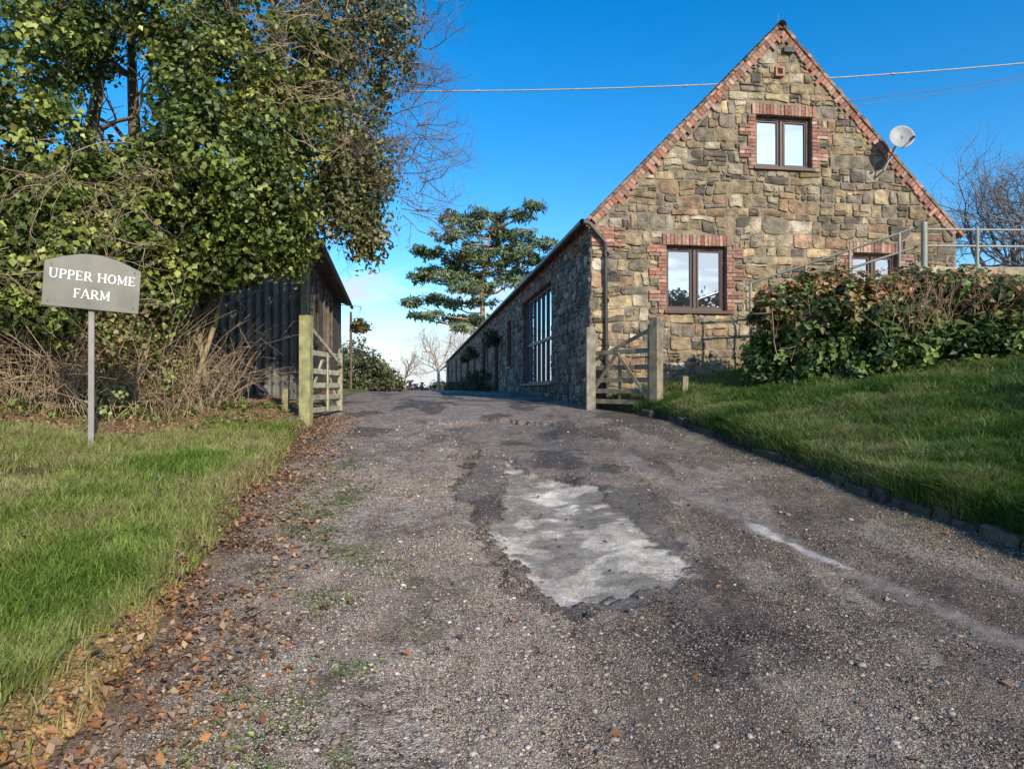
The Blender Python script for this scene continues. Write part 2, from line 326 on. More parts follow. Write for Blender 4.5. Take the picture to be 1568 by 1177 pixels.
# low edging of flat dark blocks along the bank
m=MB(); yk=3.1
while yk<11.5:
    l_=random.uniform(.16,.42); y1=yk+l_-.015
    if random.random()<.86:
        xa=float(eR(np.array([yk]))[0])-.015+random.uniform(-.02,.02); xb=float(eR(np.array([y1]))[0])-.015+random.uniform(-.02,.02)
        za=float(Hroad(np.array([xa]),np.array([yk]))[0]); zb_=float(Hroad(np.array([xb]),np.array([y1]))[0]); h_=random.uniform(.05,.12); wd_=random.uniform(.09,.15); t_=random.uniform(-.02,.02)
        q=random.uniform(.6,1.3)
        m.box8([(xa,yk,za-.08),(xa+wd_,yk+.01,za-.08),(xb+wd_,y1,zb_-.08),(xb,y1,zb_-.08),(xa+.02,yk+.01,za+h_),(xa+wd_,yk+.02,za+h_+t_),(xb+wd_-.01,y1-.02,zb_+h_+t_),(xb+.015,y1-.015,zb_+h_)],(.105*q,.09*q,.066*q))
    yk+=l_+random.choice([0,0,.03,.08])
m.obj('edging_stones',M_rock,None,.018)
# ------------------------------------------------------------ leaves / grass generators
def leaves(P,Nn,T,Ln,Wd,col,fold=.25):
    n=len(P); Nn=norm(Nn); T=norm(T-Nn*np.sum(T*Nn,-1,keepdims=True)); B=np.cross(Nn,T)
    Ln=Ln[:,None];Wd=Wd[:,None]
    mid=P+T*Ln*.42
    V=np.stack([P,mid+B*Wd+Nn*Wd*fold,P+T*Ln-Nn*Ln*.12,mid-B*Wd+Nn*Wd*fold],1).reshape(-1,3)
    b=(np.arange(n)*4)[:,None]; F=np.concatenate([b+np.array([[0,1,2]]),b+np.array([[0,2,3]])],0)
    return V,F,np.repeat(col,4,0)
def foliage(name,blobs,nsub,rsub,nleaf,L,pal,parent=None,mat=None,up=.3,aspect=.5,shell=.45,droop=.3,topcol=None,flat=1.,seed=1,vary=.5,bright=1.):
    r=np.random.default_rng(seed); Ps=[];Ns=[];Cs=[]
    pal=np.array(pal)*bright
    for (bx,by,bz,rx,ry,rz,dn) in blobs:
        m=max(3,int(nsub*dn)); d=norm(r.standard_normal((m,3))); rho=1-shell*r.random((m,1))**1.5
        c=np.array([bx,by,bz])+d*rho*np.array([rx,ry,rz])
        rs=rsub*(.6+.8*r.random(m)); lum=1+vary*(r.random(m)-.5)*2
        ci=r.random(m)
        q=norm(r.standard_normal((m,nleaf,3))); rr=r.random((m,nleaf,1))**.45
        p=c[:,None,:]+q*rr*rs[:,None,None]*np.array([1,1,flat])
        nn=q*.7+d[:,None,:]*.5+r.standard_normal((m,nleaf,3))*.55+np.array([0,0,up])
        t=np.clip(ci[:,None]+.35*(r.random((m,nleaf))-.5),0,.9999)*(len(pal)-1); i=t.astype(int); f=(t-i)[...,None]
        cc=(pal[i]*(1-f)+pal[np.minimum(i+1,len(pal)-1)]*f)*lum[:,None,None]*(.75+.5*r.random((m,nleaf,1)))
        if topcol is not None:
            tz=np.clip((p[...,2:3]-topcol[0])/(topcol[1]-topcol[0]),0,1)*topcol[3]*(r.random((m,nleaf,1))<.7)*(r.random((m,1,1))<.6)
            cc=cc*(1-tz)+np.array(topcol[2])*tz*(.6+.8*r.random((m,nleaf,1)))
        Ps.append(p.reshape(-1,3));Ns.append(nn.reshape(-1,3));Cs.append(cc.reshape(-1,3))
    P=np.concatenate(Ps);Nn=np.concatenate(Ns);Cc=np.concatenate(Cs)
    n=len(P)
    T=r.standard_normal((n,3))+np.array([0,0,-droop*3]); Ln=L*(.6+.8*r.random(n))
    V,F,Cc=leaves(P,Nn,T,Ln,Ln*aspect,Cc)
    return new_obj(name,arr_mesh(name,V,F,Cc),parent,mat or M_leaf)
def grass(name,x,y,h,wd,col,lean=.5,seed=1,parent=None):
    r=np.random.default_rng(seed); n=len(x); z=H(x,y)-.01
    a=r.random(n)*6.28; ln=lean*(.3+r.random(n))
    cl=fbm(x*4,y*4,70)*12.; a=np.where(r.random(n)<.4,cl,a)
    dx=np.cos(a)*ln*h;dy=np.sin(a)*ln*h
    b=a+1.57+.8*(r.random(n)-.5)*2; bx=np.cos(b)*wd/2;by=np.sin(b)*wd/2
    P=lambda t,wf,s:np.stack([x+dx*t*t+bx*wf*s,y+dy*t*t+by*wf*s,z+h*(t-.25*ln*t*t)],-1)
    V=np.stack([P(0,1,-1),P(0,1,1),P(.55,.8,1),P(.55,.8,-1),P(1,0.05,1),P(1,.05,-1)],1).reshape(-1,3)
    bb=(np.arange(n)*6)[:,None]; F=np.concatenate([bb+np.array([[0,1,2,3]]),bb+np.array([[3,2,4,5]])],0)
    return new_obj(name,arr_mesh(name,V,F,np.repeat(col,6,0)),parent,M_grass)
n=140000
y=1.7+8.6*R.random(n)**1.5; x=eL(y)-.02-(.62*y+.6)*R.random(n)
k=(x>-.80*y-.5); x=x[k];y=y[k]
nn=fbm(x*2,y*2,71); lit=litter_m(x,y); dlx=eL(y)-x
k=(R.random(len(x))<(1-lit*.92))&(nn>.2+.12*R.random(len(x)))&((dlx>clayw(y)*(.2+1.6*fbm(x*5,y*5,77)))|(R.random(len(x))<.07)|(y>6.5)); x=x[k];y=y[k]
k=((x+4.31)**2+(y-6.8)**2)>.003; x=x[k];y=y[k]; n=len(x)
cl=fbm(x*3,y*3,72)
h=(.035+.11*cl**1.4+.03*R.random(n))*(1+.04*y)*(.75+.25*sstep(0,.25,eL(y)-x))
g=np.array([[.13,.22,.03],[.23,.33,.055],[.35,.41,.10],[.44,.39,.18]]); t=np.clip(fbm(x*1.2,y*1.2,73)*2.4-.55+.9*(R.random(n)-.5),0,.999)*3; i=t.astype(int); f=(t-i)[:,None]
col=g[i]*(1-f)+g[np.minimum(i+1,3)]*f; edge=(1-sstep(.05,.40,eL(y)-x-clayw(y)*.3))[:,None]*.6*(R.random((n,1))); col=mix(col,np.array([.38,.30,.15]),edge); col*=(.7+.6*R.random((n,1)))
grass('verge_grass',x,y,h,.0042*(1+.14*y)*(.7+.6*R.random(n)),col,.8,2)
n=125000
y=3.8+8.9*R.random(n)**1.1; x=eR(y)+.06+(.80*y+1-eR(y)).clip(.3)*R.random(n)**1.25
k=(x<.82*y+.3)&~((y>12.9+.138*(x-1.54))); x=x[k];y=y[k]
d=x-eR(y); n=len(x)
h=(.06+.20*fbm(x*3,y*3,75)**1.5+.03*R.random(n))
g=np.array([[.06,.13,.024],[.10,.19,.035],[.17,.26,.06],[.29,.30,.12]]); t=np.clip(fbm(x*1.4,y*1.4,76)*2-.45+.7*(R.random(n)-.5),0,.999)*3; i=t.astype(int); f=(t-i)[:,None]
col=(g[i]*(1-f)+g[np.minimum(i+1,3)]*f)*(.7+.6*R.random((n,1)))
grass('bank_grass',x,y,h,.0075*(1+.05*y)*(.6+.7*R.random(n)),col,1.0,3)
n=9000; y=2+6*R.random(n); dl=.15+1.2*R.random(n); x=eL(y)+dl
mo=sstep(.52,.62,fbm(x*2.6,y*2.6,50))*np.exp(-((dl-.75)/.45)**2); k=R.random(n)<mo*.9; x=x[k];y=y[k];n=len(x)
z=road_h(x,y)
P=np.stack([x,y,z+.006],-1); Nn=R.standard_normal((n,3))*.4+np.array([0,0,1]); T=R.standard_normal((n,3)); T[:,2]=.5
Ln=.010+.02*R.random(n); V,F,Cc=leaves(P,Nn,T,Ln,Ln*.35,np.array([[.22,.29,.07]])*(.5+.9*R.random((n,1))))
new_obj('track_weeds',arr_mesh('track_weeds',V,F,Cc),None,M_leaf)
n=10500; y=1.9+9.5*R.random(n)**1.15; dl=np.abs(R.standard_normal(n))*.42; x=eL(y)+dl-.16
kk=fbm(x*3,y*3,78)>.38; x=x[kk]; y=y[kk]
m=420; y2=2+8*R.random(m); x2=eL(y2)+(eR(y2)-eL(y2))*R.random(m); m3=7500
y3=6.6+4.0*R.random(m3); x3=-3.3-.2*(y3-10)-4.6*R.random(m3); m4=200; y4=3+5*R.random(m4); x4=eL(y4)-2*R.random(m4)
kk=litter_m(x3,y3)>.25; x3=x3[kk];y3=y3[kk]
x=np.concatenate([x,x2,x3,x4]);y=np.concatenate([y,y2,y3,y4]);n=len(x)
z=np.maximum(np.where(x>eL(y)-.05,road_h(x,y),-9),H(x,y))+.006+.012*R.random(n)+np.where(x<eL(y)-.15,.03,0)
Nn=R.standard_normal((n,3))*.5+np.array([0,0,1]); T=R.standard_normal((n,3)); Ln=.016+.042*R.random(n)**1.8
pal2=np.array([(.38,.18,.09),(.30,.17,.10),(.46,.31,.18),(.20,.12,.08),(.48,.21,.08),(.42,.31,.21),(.25,.17,.11)])
V,F,Cc=leaves(np.stack([x,y,z],-1),Nn,T,Ln,Ln*.33,pal2[R.integers(0,7,n)]*(.5+.7*R.random((n,1))),.6)
new_obj('fallen_leaves',arr_mesh('fallen_leaves',V,F,Cc),None,M_dead)
# ------------------------------------------------------------ BARN
th=math.atan(.138); ct,st=math.cos(th),math.sin(th)
P0=np.array([1.54,13.0]); 
def GF(s,n,z): return (P0[0]+ct*s+st*n, P0[1]+st*s-ct*n, z)
def SF(t,n,z): return (P0[0]-st*t-ct*n, P0[1]+ct*t-st*n, z)
W=7.93; EZ=4.9; AZ=8.95; LEN=72.
barn=empty('stone_barn_house')
def clip_poly(P,half):
    for (a,b,c) in half:
        out=[]; n=len(P)
        for i in range(n):
            p=P[i];q=P[(i+1)%n]; dp=a*p[0]+b*p[1]-c; dq=a*q[0]+b*q[1]-c
            if dp<=0: out.append(p)
            if dp*dq<0:
                t=dp/(dp-dq); out.append((p[0]+t*(q[0]-p[0]),p[1]+t*(q[1]-p[1])))
        P=out
        if len(P)<3: return []
    return P
def layout(s0,s1,z0,z1,scale=1.):
    rects=[]; z=z0
    while z<z1:
        h=random.uniform(.15,.32)*scale; s=s0+random.uniform(-.3,0)
        while s<s1:
            w_=random.choice([random.uniform(.14,.28),random.uniform(.22,.45),random.uniform(.3,.60)])*scale
            a,b=max(s,s0),min(s+w_,s1)
            if b-a>.08:
                u=random.random()
                if u<.42 and w_>.22*scale:
                    k=z+h*random.uniform(.3,.7)
                    for (c0,c1) in ((z,k),(k,z+h)):
                        if random.random()<.4: mm=a+(b-a)*random.uniform(.3,.7); rects+= [(a,mm,c0,c1),(mm,b,c0,c1)]
                        else: rects.append((a,b,c0,c1))
                else: rects.append((a,b,z,z+h))
            s+=w_
        z+=h
    return rects
def crop(r,res):
    out=[r]
    for q in res:
        nx=[]
        for (a,b,c,d) in out:
            if b<=q[0] or a>=q[1] or d<=q[2] or c>=q[3]: nx.append((a,b,c,d)); continue
            if a<q[0]: nx.append((a,q[0],c,d))
            if b>q[1]: nx.append((q[1],b,c,d))
            aa,bb=max(a,q[0]),min(b,q[1])
            if c<q[2]: nx.append((aa,bb,c,q[2]))
            if d>q[3]: nx.append((aa,bb,q[3],d))
        out=nx
    return [r for r in out if r[1]-r[0]>.05 and r[3]-r[2]>.04]
def stones(frame,rects,res,half,colf,warp=.075,protr=.022):
    mb=MB()
    for r0 in rects:
        for (a,b,c,d) in crop(r0,res):
            g=random.uniform(.001,.009); a+=g;b-=g;c+=g;d-=g
            k=min(b-a,d-c)
            def cc(): return random.choice([random.uniform(.03,.14),random.uniform(.08,.34)])*k
            j=lambda:random.uniform(-.020,.018)
            P=[(a+cc(),c+j()*.6),( (a+b)/2,c+j()),(b-cc(),c+j()*.6),(b,c+cc()),(b+j()*.9,(c+d)/2),(b,d-cc()),(b-cc(),d+j()*.6),((a+b)/2,d+j()),(a+cc(),d+j()*.6),(a,d-cc()),(a+j()*.9,(c+d)/2),(a,c+cc())]
            P=clip_poly(P,half)
            if len(P)<3: continue
            A=np.array(P); ww=np.stack([fbm(A[:,0]*1.3,A[:,1]*1.3,80,3)-.5,fbm(A[:,0]*1.1,A[:,1]*1.5,83,3)-.5],-1)*warp*2.8
            A=A+ww; cen=A.mean(0); ext=np.linalg.norm(A-cen,axis=1,keepdims=True).mean()
            if ext<.03: continue
            f=1-min(.35,.016/ext); f2=.55
            I=cen+(A-cen)*f; I2=cen+(A-cen)*f2; pr=protr*random.uniform(.2,1.5); tx,tz=random.uniform(-.10,.10),random.uniform(-.10,.10)
            n=len(A)
            nz=lambda p,k_: k_*(random.random()-.5)
            V=[frame(p[0],-.01,p[1]) for p in A]+[frame(p[0],pr+tx*(p[0]-cen[0])+tz*(p[1]-cen[1])+nz(p,.012),p[1]) for p in I]+[frame(p[0],pr+.008+tx*(p[0]-cen[0])+tz*(p[1]-cen[1])+nz(p,.014),p[1]) for p in I2]
            F=[(i,(i+1)%n,n+(i+1)%n,n+i) for i in range(n)]+[(n+i,n+(i+1)%n,2*n+(i+1)%n,2*n+i) for i in range(n)]+[tuple(range(2*n,3*n))]
            mb.add(V,F,colf(cen[0],cen[1]))
    return mb
bricks=MB()
BC=[(.42,.20,.14),(.46,.26,.18),(.35,.16,.11),(.48,.31,.23),(.38,.25,.19),(.27,.15,.12)]
def brick(frame,s0,s1,z0,z1,n0=-.10,n1=.038):
    g=.005; n1=n1+random.uniform(-.008,.008); c=random.choice(BC); q=random.uniform(.65,1.1); c=tuple(x*q for x in c)
    s0+=g+random.uniform(-.002,.004);s1-=g;z0+=g+random.uniform(-.001,.003);z1-=g
    P=[frame(s0,n0,z0),frame(s1,n0,z0),frame(s1,n0,z1),frame(s0,n0,z1),frame(s0,n1,z0),frame(s1,n1,z0),frame(s1,n1,z1),frame(s0,n1,z1)]
    bricks.box8(P,c)
def surround(frame,s0,s1,z0,z1,res,lint=True,jamb=True):
    res.append((s0,s1,z0,z1))
    if jamb:
        z=z0-.06; k=0
        while z<z1+.0:
            wd=.36 if k%2 else .17; h=min(.225,z1-z)
            if h<.05: break
            nr=max(1,round(h/.075)); 
            for side in (0,1):
                res.append((s0-wd,s0,z,z+h) if side==0 else (s1,s1+wd,z,z+h))
                for i in range(nr):
                    za=z+h*i/nr; zb=z+h*(i+1)/nr
                    cuts=[0,.12,wd] if (i+k)%2 else ([0,.22,wd] if wd>.3 else [0,wd])
                    for u,v in zip(cuts[:-1],cuts[1:]):
                        if side==0: brick(frame,s0-v,s0-u,za,zb)
                        else: brick(frame,s1+u,s1+v,za,zb)
            z+=.225;k+=1
    if lint:
        res.append((s0-.08,s1+.08,z1,z1+.235)); s=s0-.08
        n=int((s1-s0+.16)/.075); st_=(s1-s0+.16)/n
        for i in range(n): brick(frame,s,s+st_,z1+.005,z1+.225); s+=st_
    res.append((s0-.05,s1+.05,z0-.07,z0))
resG=[]
winG=[(1.53,2.79,3.15,4.44),(3.42,4.64,6.09,7.14),(5.54,6.57,3.2,4.4)]
for w_ in winG: surround(GF,*w_,resG)
slope=(AZ-EZ)/(W/2); ln=math.hypot(1,slope)
band=.17
half=[(-slope/ln,1/ln,(EZ)/ln-band),(slope/ln,1/ln,(EZ+slope*W)/ln-band),(-1,0,0),(1,0,W)]
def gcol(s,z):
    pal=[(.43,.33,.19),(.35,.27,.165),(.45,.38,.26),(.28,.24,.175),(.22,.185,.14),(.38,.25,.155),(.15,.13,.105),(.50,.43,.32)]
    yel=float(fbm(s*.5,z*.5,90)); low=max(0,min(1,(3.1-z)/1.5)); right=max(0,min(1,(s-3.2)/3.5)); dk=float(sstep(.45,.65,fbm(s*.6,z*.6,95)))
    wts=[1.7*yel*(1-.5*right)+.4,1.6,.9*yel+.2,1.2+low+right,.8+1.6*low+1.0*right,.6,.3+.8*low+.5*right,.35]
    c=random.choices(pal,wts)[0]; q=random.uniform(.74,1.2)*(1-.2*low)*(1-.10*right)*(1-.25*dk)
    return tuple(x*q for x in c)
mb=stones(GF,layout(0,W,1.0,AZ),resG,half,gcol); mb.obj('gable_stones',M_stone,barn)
L_=math.hypot(W/2,AZ-EZ)
for side in (0,1):
    n=int(L_/.09)
    for i in range(n):
        a=i*L_/n; b=(i+1)*L_/n
        def rf(u,nn,v,side=side):
            cs,sn=(W/2)/L_,(AZ-EZ)/L_
            s=u*cs+v*sn; z=EZ+u*sn-v*cs
            if side: s=W-s
            return GF(s,nn,z)
        dd=.12+.16*((i*37)%5)/5 if i%2 else .13
        if i<2 or i>n-2: dd=.12
        P=[rf(u,nn,v) for nn in (-.02,.048) for (u,v) in ((a+.005,dd),(b-.005,dd),(b-.005,.0),(a+.005,.0))]
        if side: P=[P[i] for i in (1,0,3,2,5,4,7,6)]
        q=random.uniform(.65,1.1); bricks.box8(P,tuple(x*q for x in random.choice(BC)))
for i in range(5):
    for j in range(3-(i%2)): brick(GF,.0+j*.23,.23+j*.23,4.38+i*.075,4.455+i*.075,-.02,.05)
resS=[]
big=(3.86,8.7,1.75,4.33)
winS=[big,(11.2,12.4,2.4,4.1),(15.2,17.0,1.5,4.1),(19.5,23.0,1.6,4.2),(27,28.6,2.3,4.1),(32,35,1.6,4.2),(40,42,2.2,4.1),(47,50,1.6,4.2),(56,58,2.2,4.1),(63,66,1.6,4.2)]
for i,w_ in enumerate(winS): surround(SF,*w_,resS,True,i>0)
def scol(s,z):
    c=random.choice([(.31,.285,.225),(.24,.225,.19),(.37,.33,.25),(.19,.175,.15),(.41,.355,.26),(.14,.13,.11)]); q=random.uniform(.85,1.2); return tuple(x*q for x in c)
mb=stones(SF,layout(0,24,.8,EZ-.2,.72)+layout(24,40,.8,EZ-.2,1.1)+layout(40,LEN,.8,EZ-.2,1.8),resS,[],scol); mb.obj('side_stones',M_stone,barn)
t=0.
while t<45:
    brick(SF,t,t+.215,4.70,4.775,-.02,.04)
    if int(t/.22)%2==0: brick(SF,t+.03,t+.14,4.775,4.86,-.02,.08)
    t+=.22
bricks.obj('brick_dressings',M_brick,barn)
mw=MB()
def backing(frame,S,zb,topf,ops,brk=[]):
    bs=sorted(set([0,S]+[o[0] for o in ops]+[o[1] for o in ops]+brk)); mc=(.25,.205,.145)
    for a,b in zip(bs[:-1],bs[1:]):
        m=(a+b)/2; cut=sorted([(o[2],o[3]) for o in ops if o[0]<m<o[1]]); z=zb
        for c,d in cut: mw.add([frame(a,0,z),frame(b,0,z),frame(b,0,c),frame(a,0,c)],[(0,1,2,3)],mc); z=d
        mw.add([frame(a,0,z),frame(b,0,z),frame(b,0,topf(b)),frame(a,0,topf(a))],[(0,1,2,3)],mc)
    for o in ops:
        for (p,q,r_,s_) in (((o[0],o[2]),(o[0],o[3]),0,0),((o[1],o[2]),(o[1],o[3]),0,0),((o[0],o[2]),(o[1],o[2]),0,0),((o[0],o[3]),(o[1],o[3]),0,0)):
            mw.add([frame(p[0],.0,p[1]),frame(q[0],.0,q[1]),frame(q[0],-.25,q[1]),frame(p[0],-.25,p[1])],[(0,1,2,3)],(.2,.12,.09))
backing(GF,W,.2,lambda s:EZ+slope*min(s,W-s)-.03,winG,[W/2])
backing(SF,LEN,.2,lambda s:EZ-.02,winS)
mw.add([GF(W,0,.2),SF(LEN,-W,.2),SF(LEN,-W,EZ),GF(W,0,EZ)],[(0,1,2,3)],(.25,.22,.18))
mw.add([SF(LEN,0,.2),SF(LEN,-W,.2),SF(LEN,-W,EZ),SF(LEN,-W/2,AZ-.05),SF(LEN,0,EZ)],[(0,1,2,3,4)],(.25,.22,.18))
mw.obj('walls',M_mortar,barn)
fr=MB(); gl=MB()
def window(frame,s0,s1,z0,z1,col,nmull=1,rec=.1,fw=.06,trans=None,inner=True):
    def bx(a,b,c,d,n0,n1,cc=col): fr.box8([frame(a,n0,c),frame(b,n0,c),frame(b,n0,d),frame(a,n0,d),frame(a,n1,c),frame(b,n1,c),frame(b,n1,d),frame(a,n1,d)],cc)
    a,b=-rec-.05,-rec+.02
    bx(s0,s1,z0,z0+fw,a,b);bx(s0,s1,z1-fw,z1,a,b);bx(s0,s0+fw,z0+fw,z1-fw,a,b);bx(s1-fw,s1,z0+fw,z1-fw,a,b)
    for i in range(1,nmull+1):
        m=s0+(s1-s0)*i/(nmull+1); bx(m-fw*.45,m+fw*.45,z0+fw,z1-fw,a,b-.002)
    if inner:
        for i in range(nmull+1):
            p=s0+(s1-s0)*i/(nmull+1)+fw*.9; q=s0+(s1-s0)*(i+1)/(nmull+1)-fw*.9
            f2=.035; c2=tuple(x*.8 for x in col)
            bx(p,q,z0+fw,z0+fw+f2,a,b-.02,c2);bx(p,q,z1-fw-f2,z1-fw,a,b-.02,c2);bx(p,p+f2,z0+fw+f2,z1-fw-f2,a,b-.02,c2);bx(q-f2,q,z0+fw+f2,z1-fw-f2,a,b-.02,c2)
    if trans:
        for zt in trans: bx(s0+fw,s1-fw,zt-.04,zt+.04,a,b-.004)
    bx(s0-.05,s1+.05,z0-.06,z0-.002,-.12,.07,tuple(x*.9 for x in col))
    g=-rec-.03
    gl.add([frame(s0,g,z0),frame(s1,g,z0),frame(s1,g,z1),frame(s0,g,z1)],[(0,1,2,3)],(.1,.1,.1))
bc=(.11,.07,.06)
window(GF,*winG[0],bc);window(GF,*winG[1],bc);window(GF,*winG[2],bc)
window(SF,*big,(.10,.12,.14),6,.14,.06,[2.95],False)
for w_ in winS[1:]: window(SF,*w_,(.05,.045,.04),1,.1,.07)
fr.obj('window_frames',M_frame,barn); gl.obj('window_glass',M_glass,barn)
rf=MB(); tc_=(.20,.115,.085)
def rp(t,side,u,v):
    cs,sn=(W/2)/L_,(AZ-EZ)/L_; s=u*cs-v*sn; z=EZ+u*sn+v*cs
    if side: s=W-s
    return (P0[0]+ct*s-st*t, P0[1]+st*s+ct*t, z)
for side in (0,1):
    t0,t1,u0,u1,v0,v1=.0,LEN+.1,-.16,L_-.02,.012,.05
    P=[rp(t0,side,u0,v0),rp(t0,side,u1,v0),rp(t1,side,u1,v0),rp(t1,side,u0,v0),rp(t0,side,u0,v1),rp(t0,side,u1,v1),rp(t1,side,u1,v1),rp(t1,side,u0,v1)]
    rf.box8(P,tc_)
    n=int((L_+.16)/.105)
    for i in range(n):
        u=-.16+i*.105; q=random.uniform(.6,1.3); c=random.choice([(.30,.17,.11),(.20,.15,.11),(.36,.20,.13),(.16,.13,.10)]); c=tuple(x*q for x in c)
        j=random.uniform(-.015,.015); k_=random.uniform(0,.012)
        P=[rp(-.07+j,side,u,.008),rp(-.07+j,side,u+.125,.004),rp(.25,side,u+.125,.004),rp(.25,side,u,.008),rp(-.07+j,side,u,.068+k_),rp(-.07+j,side,u+.125,.05+k_),rp(.25,side,u+.125,.05+k_),rp(.25,side,u,.068+k_)]
        rf.box8(P,c)
    for i in range(n):
        u=-.16+i*.105
        P=[rp(.25,side,u,.05),rp(.25,side,u+.11,.05),rp(LEN+.1,side,u+.11,.05),rp(LEN+.1,side,u,.05),rp(.25,side,u,.072),rp(.25,side,u+.11,.055),rp(LEN+.1,side,u+.11,.055),rp(LEN+.1,side,u,.072)]
        rf.box8(P,tc_)
rf.obj('roof_tiles',M_tile,barn)
seg=[]
tt=-.1
while tt<LEN:
    x0=P0[0]+ct*W/2-st*tt; y0=P0[1]+st*W/2+ct*tt; t2=tt+.44; x1=P0[0]+ct*W/2-st*t2; y1=P0[1]+st*W/2+ct*t2
    seg.append(((x0,y0,AZ+.02),(x1,y1,AZ+.02),.09,.085)); tt+=.45
tube_obj('ridge_tiles',seg,M_tile,barn,8,(.25,.15,.10))
seg=[]
a=SF(-.12,.19,4.82); b=SF(LEN,.19,4.78); seg.append((a,b,.06,.06))
seg+=[(a,GF(-.08,.10,4.80),.05,.05),(GF(-.08,.10,4.82),GF(.24,.12,4.45),.04,.04),(GF(.24,.12,4.45),GF(.27,.09,4.3),.04,.04),(GF(.27,.09,4.3),GF(.29,.09,1.3),.038,.038)]
for z in (4.2,3.3,2.4,1.7): seg.append((GF(.28,.02,z),GF(.28,.14,z),.05,.05))
tube_obj('gutter_downpipe',seg,M_metal,barn,8,(.06,.055,.05))
seg=[]; ax=GF(W/2+.12,-.3,AZ)
seg.append((ax,(ax[0],ax[1],AZ+.45),.012,.008)); tube_obj('aerial',seg,M_metal,barn,5,(.2,.2,.2))
seg=[]; cx=GF(6.33,.42,6.66)
seg+=[(GF(6.1,.02,6.0),GF(6.1,.22,6.05),.02,.02),(GF(6.1,.22,6.05),GF(6.28,.3,6.5),.02,.02),(GF(6.28,.3,6.5),GF(6.33,.38,6.64),.02,.02),(GF(6.33,.45,6.44),GF(6.28,.78,6.5),.01,.01),(GF(6.28,.74,6.5),GF(6.28,.84,6.53),.03,.03)]
tube_obj('dish_bracket',seg,M_metal,barn,6,(.3,.3,.3))
dm=MB(); V=[];F=[]; nd=28
dn=Vector(GF(0,1,0))-Vector(GF(0,0,0)); dn=(dn+Vector((-.35,0,.25))).normalized(); du=dn.cross(Vector((0,0,1))).normalized(); dv=du.cross(dn)
rings=[0,.07,.14,.2,.235]
for ri,r_ in enumerate(rings):
    for k in range(nd):
        a=k*6.2832/nd; p=Vector(cx)+du*r_*math.cos(a)+dv*r_*1.06*math.sin(a)+dn*(r_*r_*1.1); V.append(p)
for ri in range(len(rings)-1):
    for k in range(nd): F.append((ri*nd+k,ri*nd+(k+1)%nd,(ri+1)*nd+(k+1)%nd,(ri+1)*nd+k))
dm.add(V,F,(.36,.37,.37)); o=dm.obj('satellite_dish',M_frame,barn,smooth=True); o.modifiers.new('s','SOLIDIFY').thickness=.006
vm=MB(); 
def gb(m,a,b,c,d,n0,n1,cc): m.box8([GF(a,n0,c),GF(b,n0,c),GF(b,n0,d),GF(a,n0,d),GF(a,n1,c),GF(b,n1,c),GF(b,n1,d),GF(a,n1,d)],cc)
gb(vm,3.83,4.02,7.93,8.13,0,.075,(.48,.20,.11)); gb(vm,3.87,3.98,7.97,8.09,.075,.079,(.03,.03,.03)); gb(vm,4.0,4.22,8.42,8.52,0,.1,(.1,.1,.1))
vm.obj('wall_vent',M_brick,barn,.004)
# ------------------------------------------------------------ shed
shed=empty('corrugated_shed')
dS=np.array([-.18,1.]); dS/=np.linalg.norm(dS)
C0=np.array([-4.1,13.0]); gxd=np.array([dS[1],-dS[0]])
def HF(u,n,z,): return (C0[0]-gxd[0]*u-dS[0]*n, C0[1]-gxd[1]*u-dS[1]*n, z)
def TF(t,n,z): return (C0[0]+dS[0]*t+gxd[0]*n, C0[1]+dS[1]*t+gxd[1]*n, z)
us=np.arange(0,7.5,.0125); prof=.034*np.sin(us*2*np.pi/.16)
ztop=lambda u:4.52+ .35*min(u,4.0)-.35*max(0,u-4.0)
V=[];C_=[]
for u,p in zip(us,prof):
    for z in (.8,ztop(u)): V.append(HF(u,p,z)); c=.13+.08*vn(u*1.2,z,3); C_.append((c*.97,c,c*.90))
i=np.arange(len(us)-1)*2; F=np.stack([i,i+2,i+3,i+1],1)
new_obj('corrugated_front',arr_mesh('cf',V,F,C_,True),shed,M_corr)
sm=MB()
def tb(m,a,b,c,d,n0,n1,cc): m.box8([TF(a,n0,c),TF(b,n0,c),TF(b,n0,d),TF(a,n0,d),TF(a,n1,c),TF(b,n1,c),TF(b,n1,d),TF(a,n1,d)],cc)
t=0.
while t<10.0:
    q=random.uniform(.7,1.3); holes=[(.9,2.6),(4,6.2)]
    inn=any(a<t+.1<b for a,b in holes)
    c=(.11*q,.09*q,.07*q)
    if inn: tb(sm,t,t+.19,.9,2.6,-.03,0,c); tb(sm,t,t+.19,4.15,4.54,-.03,0,c)
    else: tb(sm,t,t+.19,.9,4.54,-.03,0,c)
    t+=.2
sm.obj('side_boards',M_wood,shed)
sm=MB()
sm.beam(HF(-.06,.05,.9),HF(-.06,.05,4.50),.13,.13,(.34,.29,.17))
for a,b in ((.9,2.6),(4,6.2)):
    for q in (a,(a+b)/2,b): tb(sm,q-.04,q+.04,2.6,4.15,.0,.05,(.13,.1,.07))
    tb(sm,a-.04,b+.04,2.55,2.63,.0,.06,(.13,.1,.07)); tb(sm,a-.04,b+.04,4.12,4.2,.0,.06,(.13,.1,.07))
sm.obj('timber_frame',M_wood,shed,.004)
sm=MB()
for a,b in ((.9,2.6),(4,6.2)): sm.add([TF(a,-.005,2.6),TF(b,-.005,2.6),TF(b,-.005,4.15),TF(a,-.005,4.15)],[(0,1,2,3)])
sm.obj('shed_window_glass',M_glass,shed)
sm=MB()
def hf2(t,u,z): 
    x,y_,_=HF(u,0,0); return (x+dS[0]*t,y_+dS[1]*t,z)
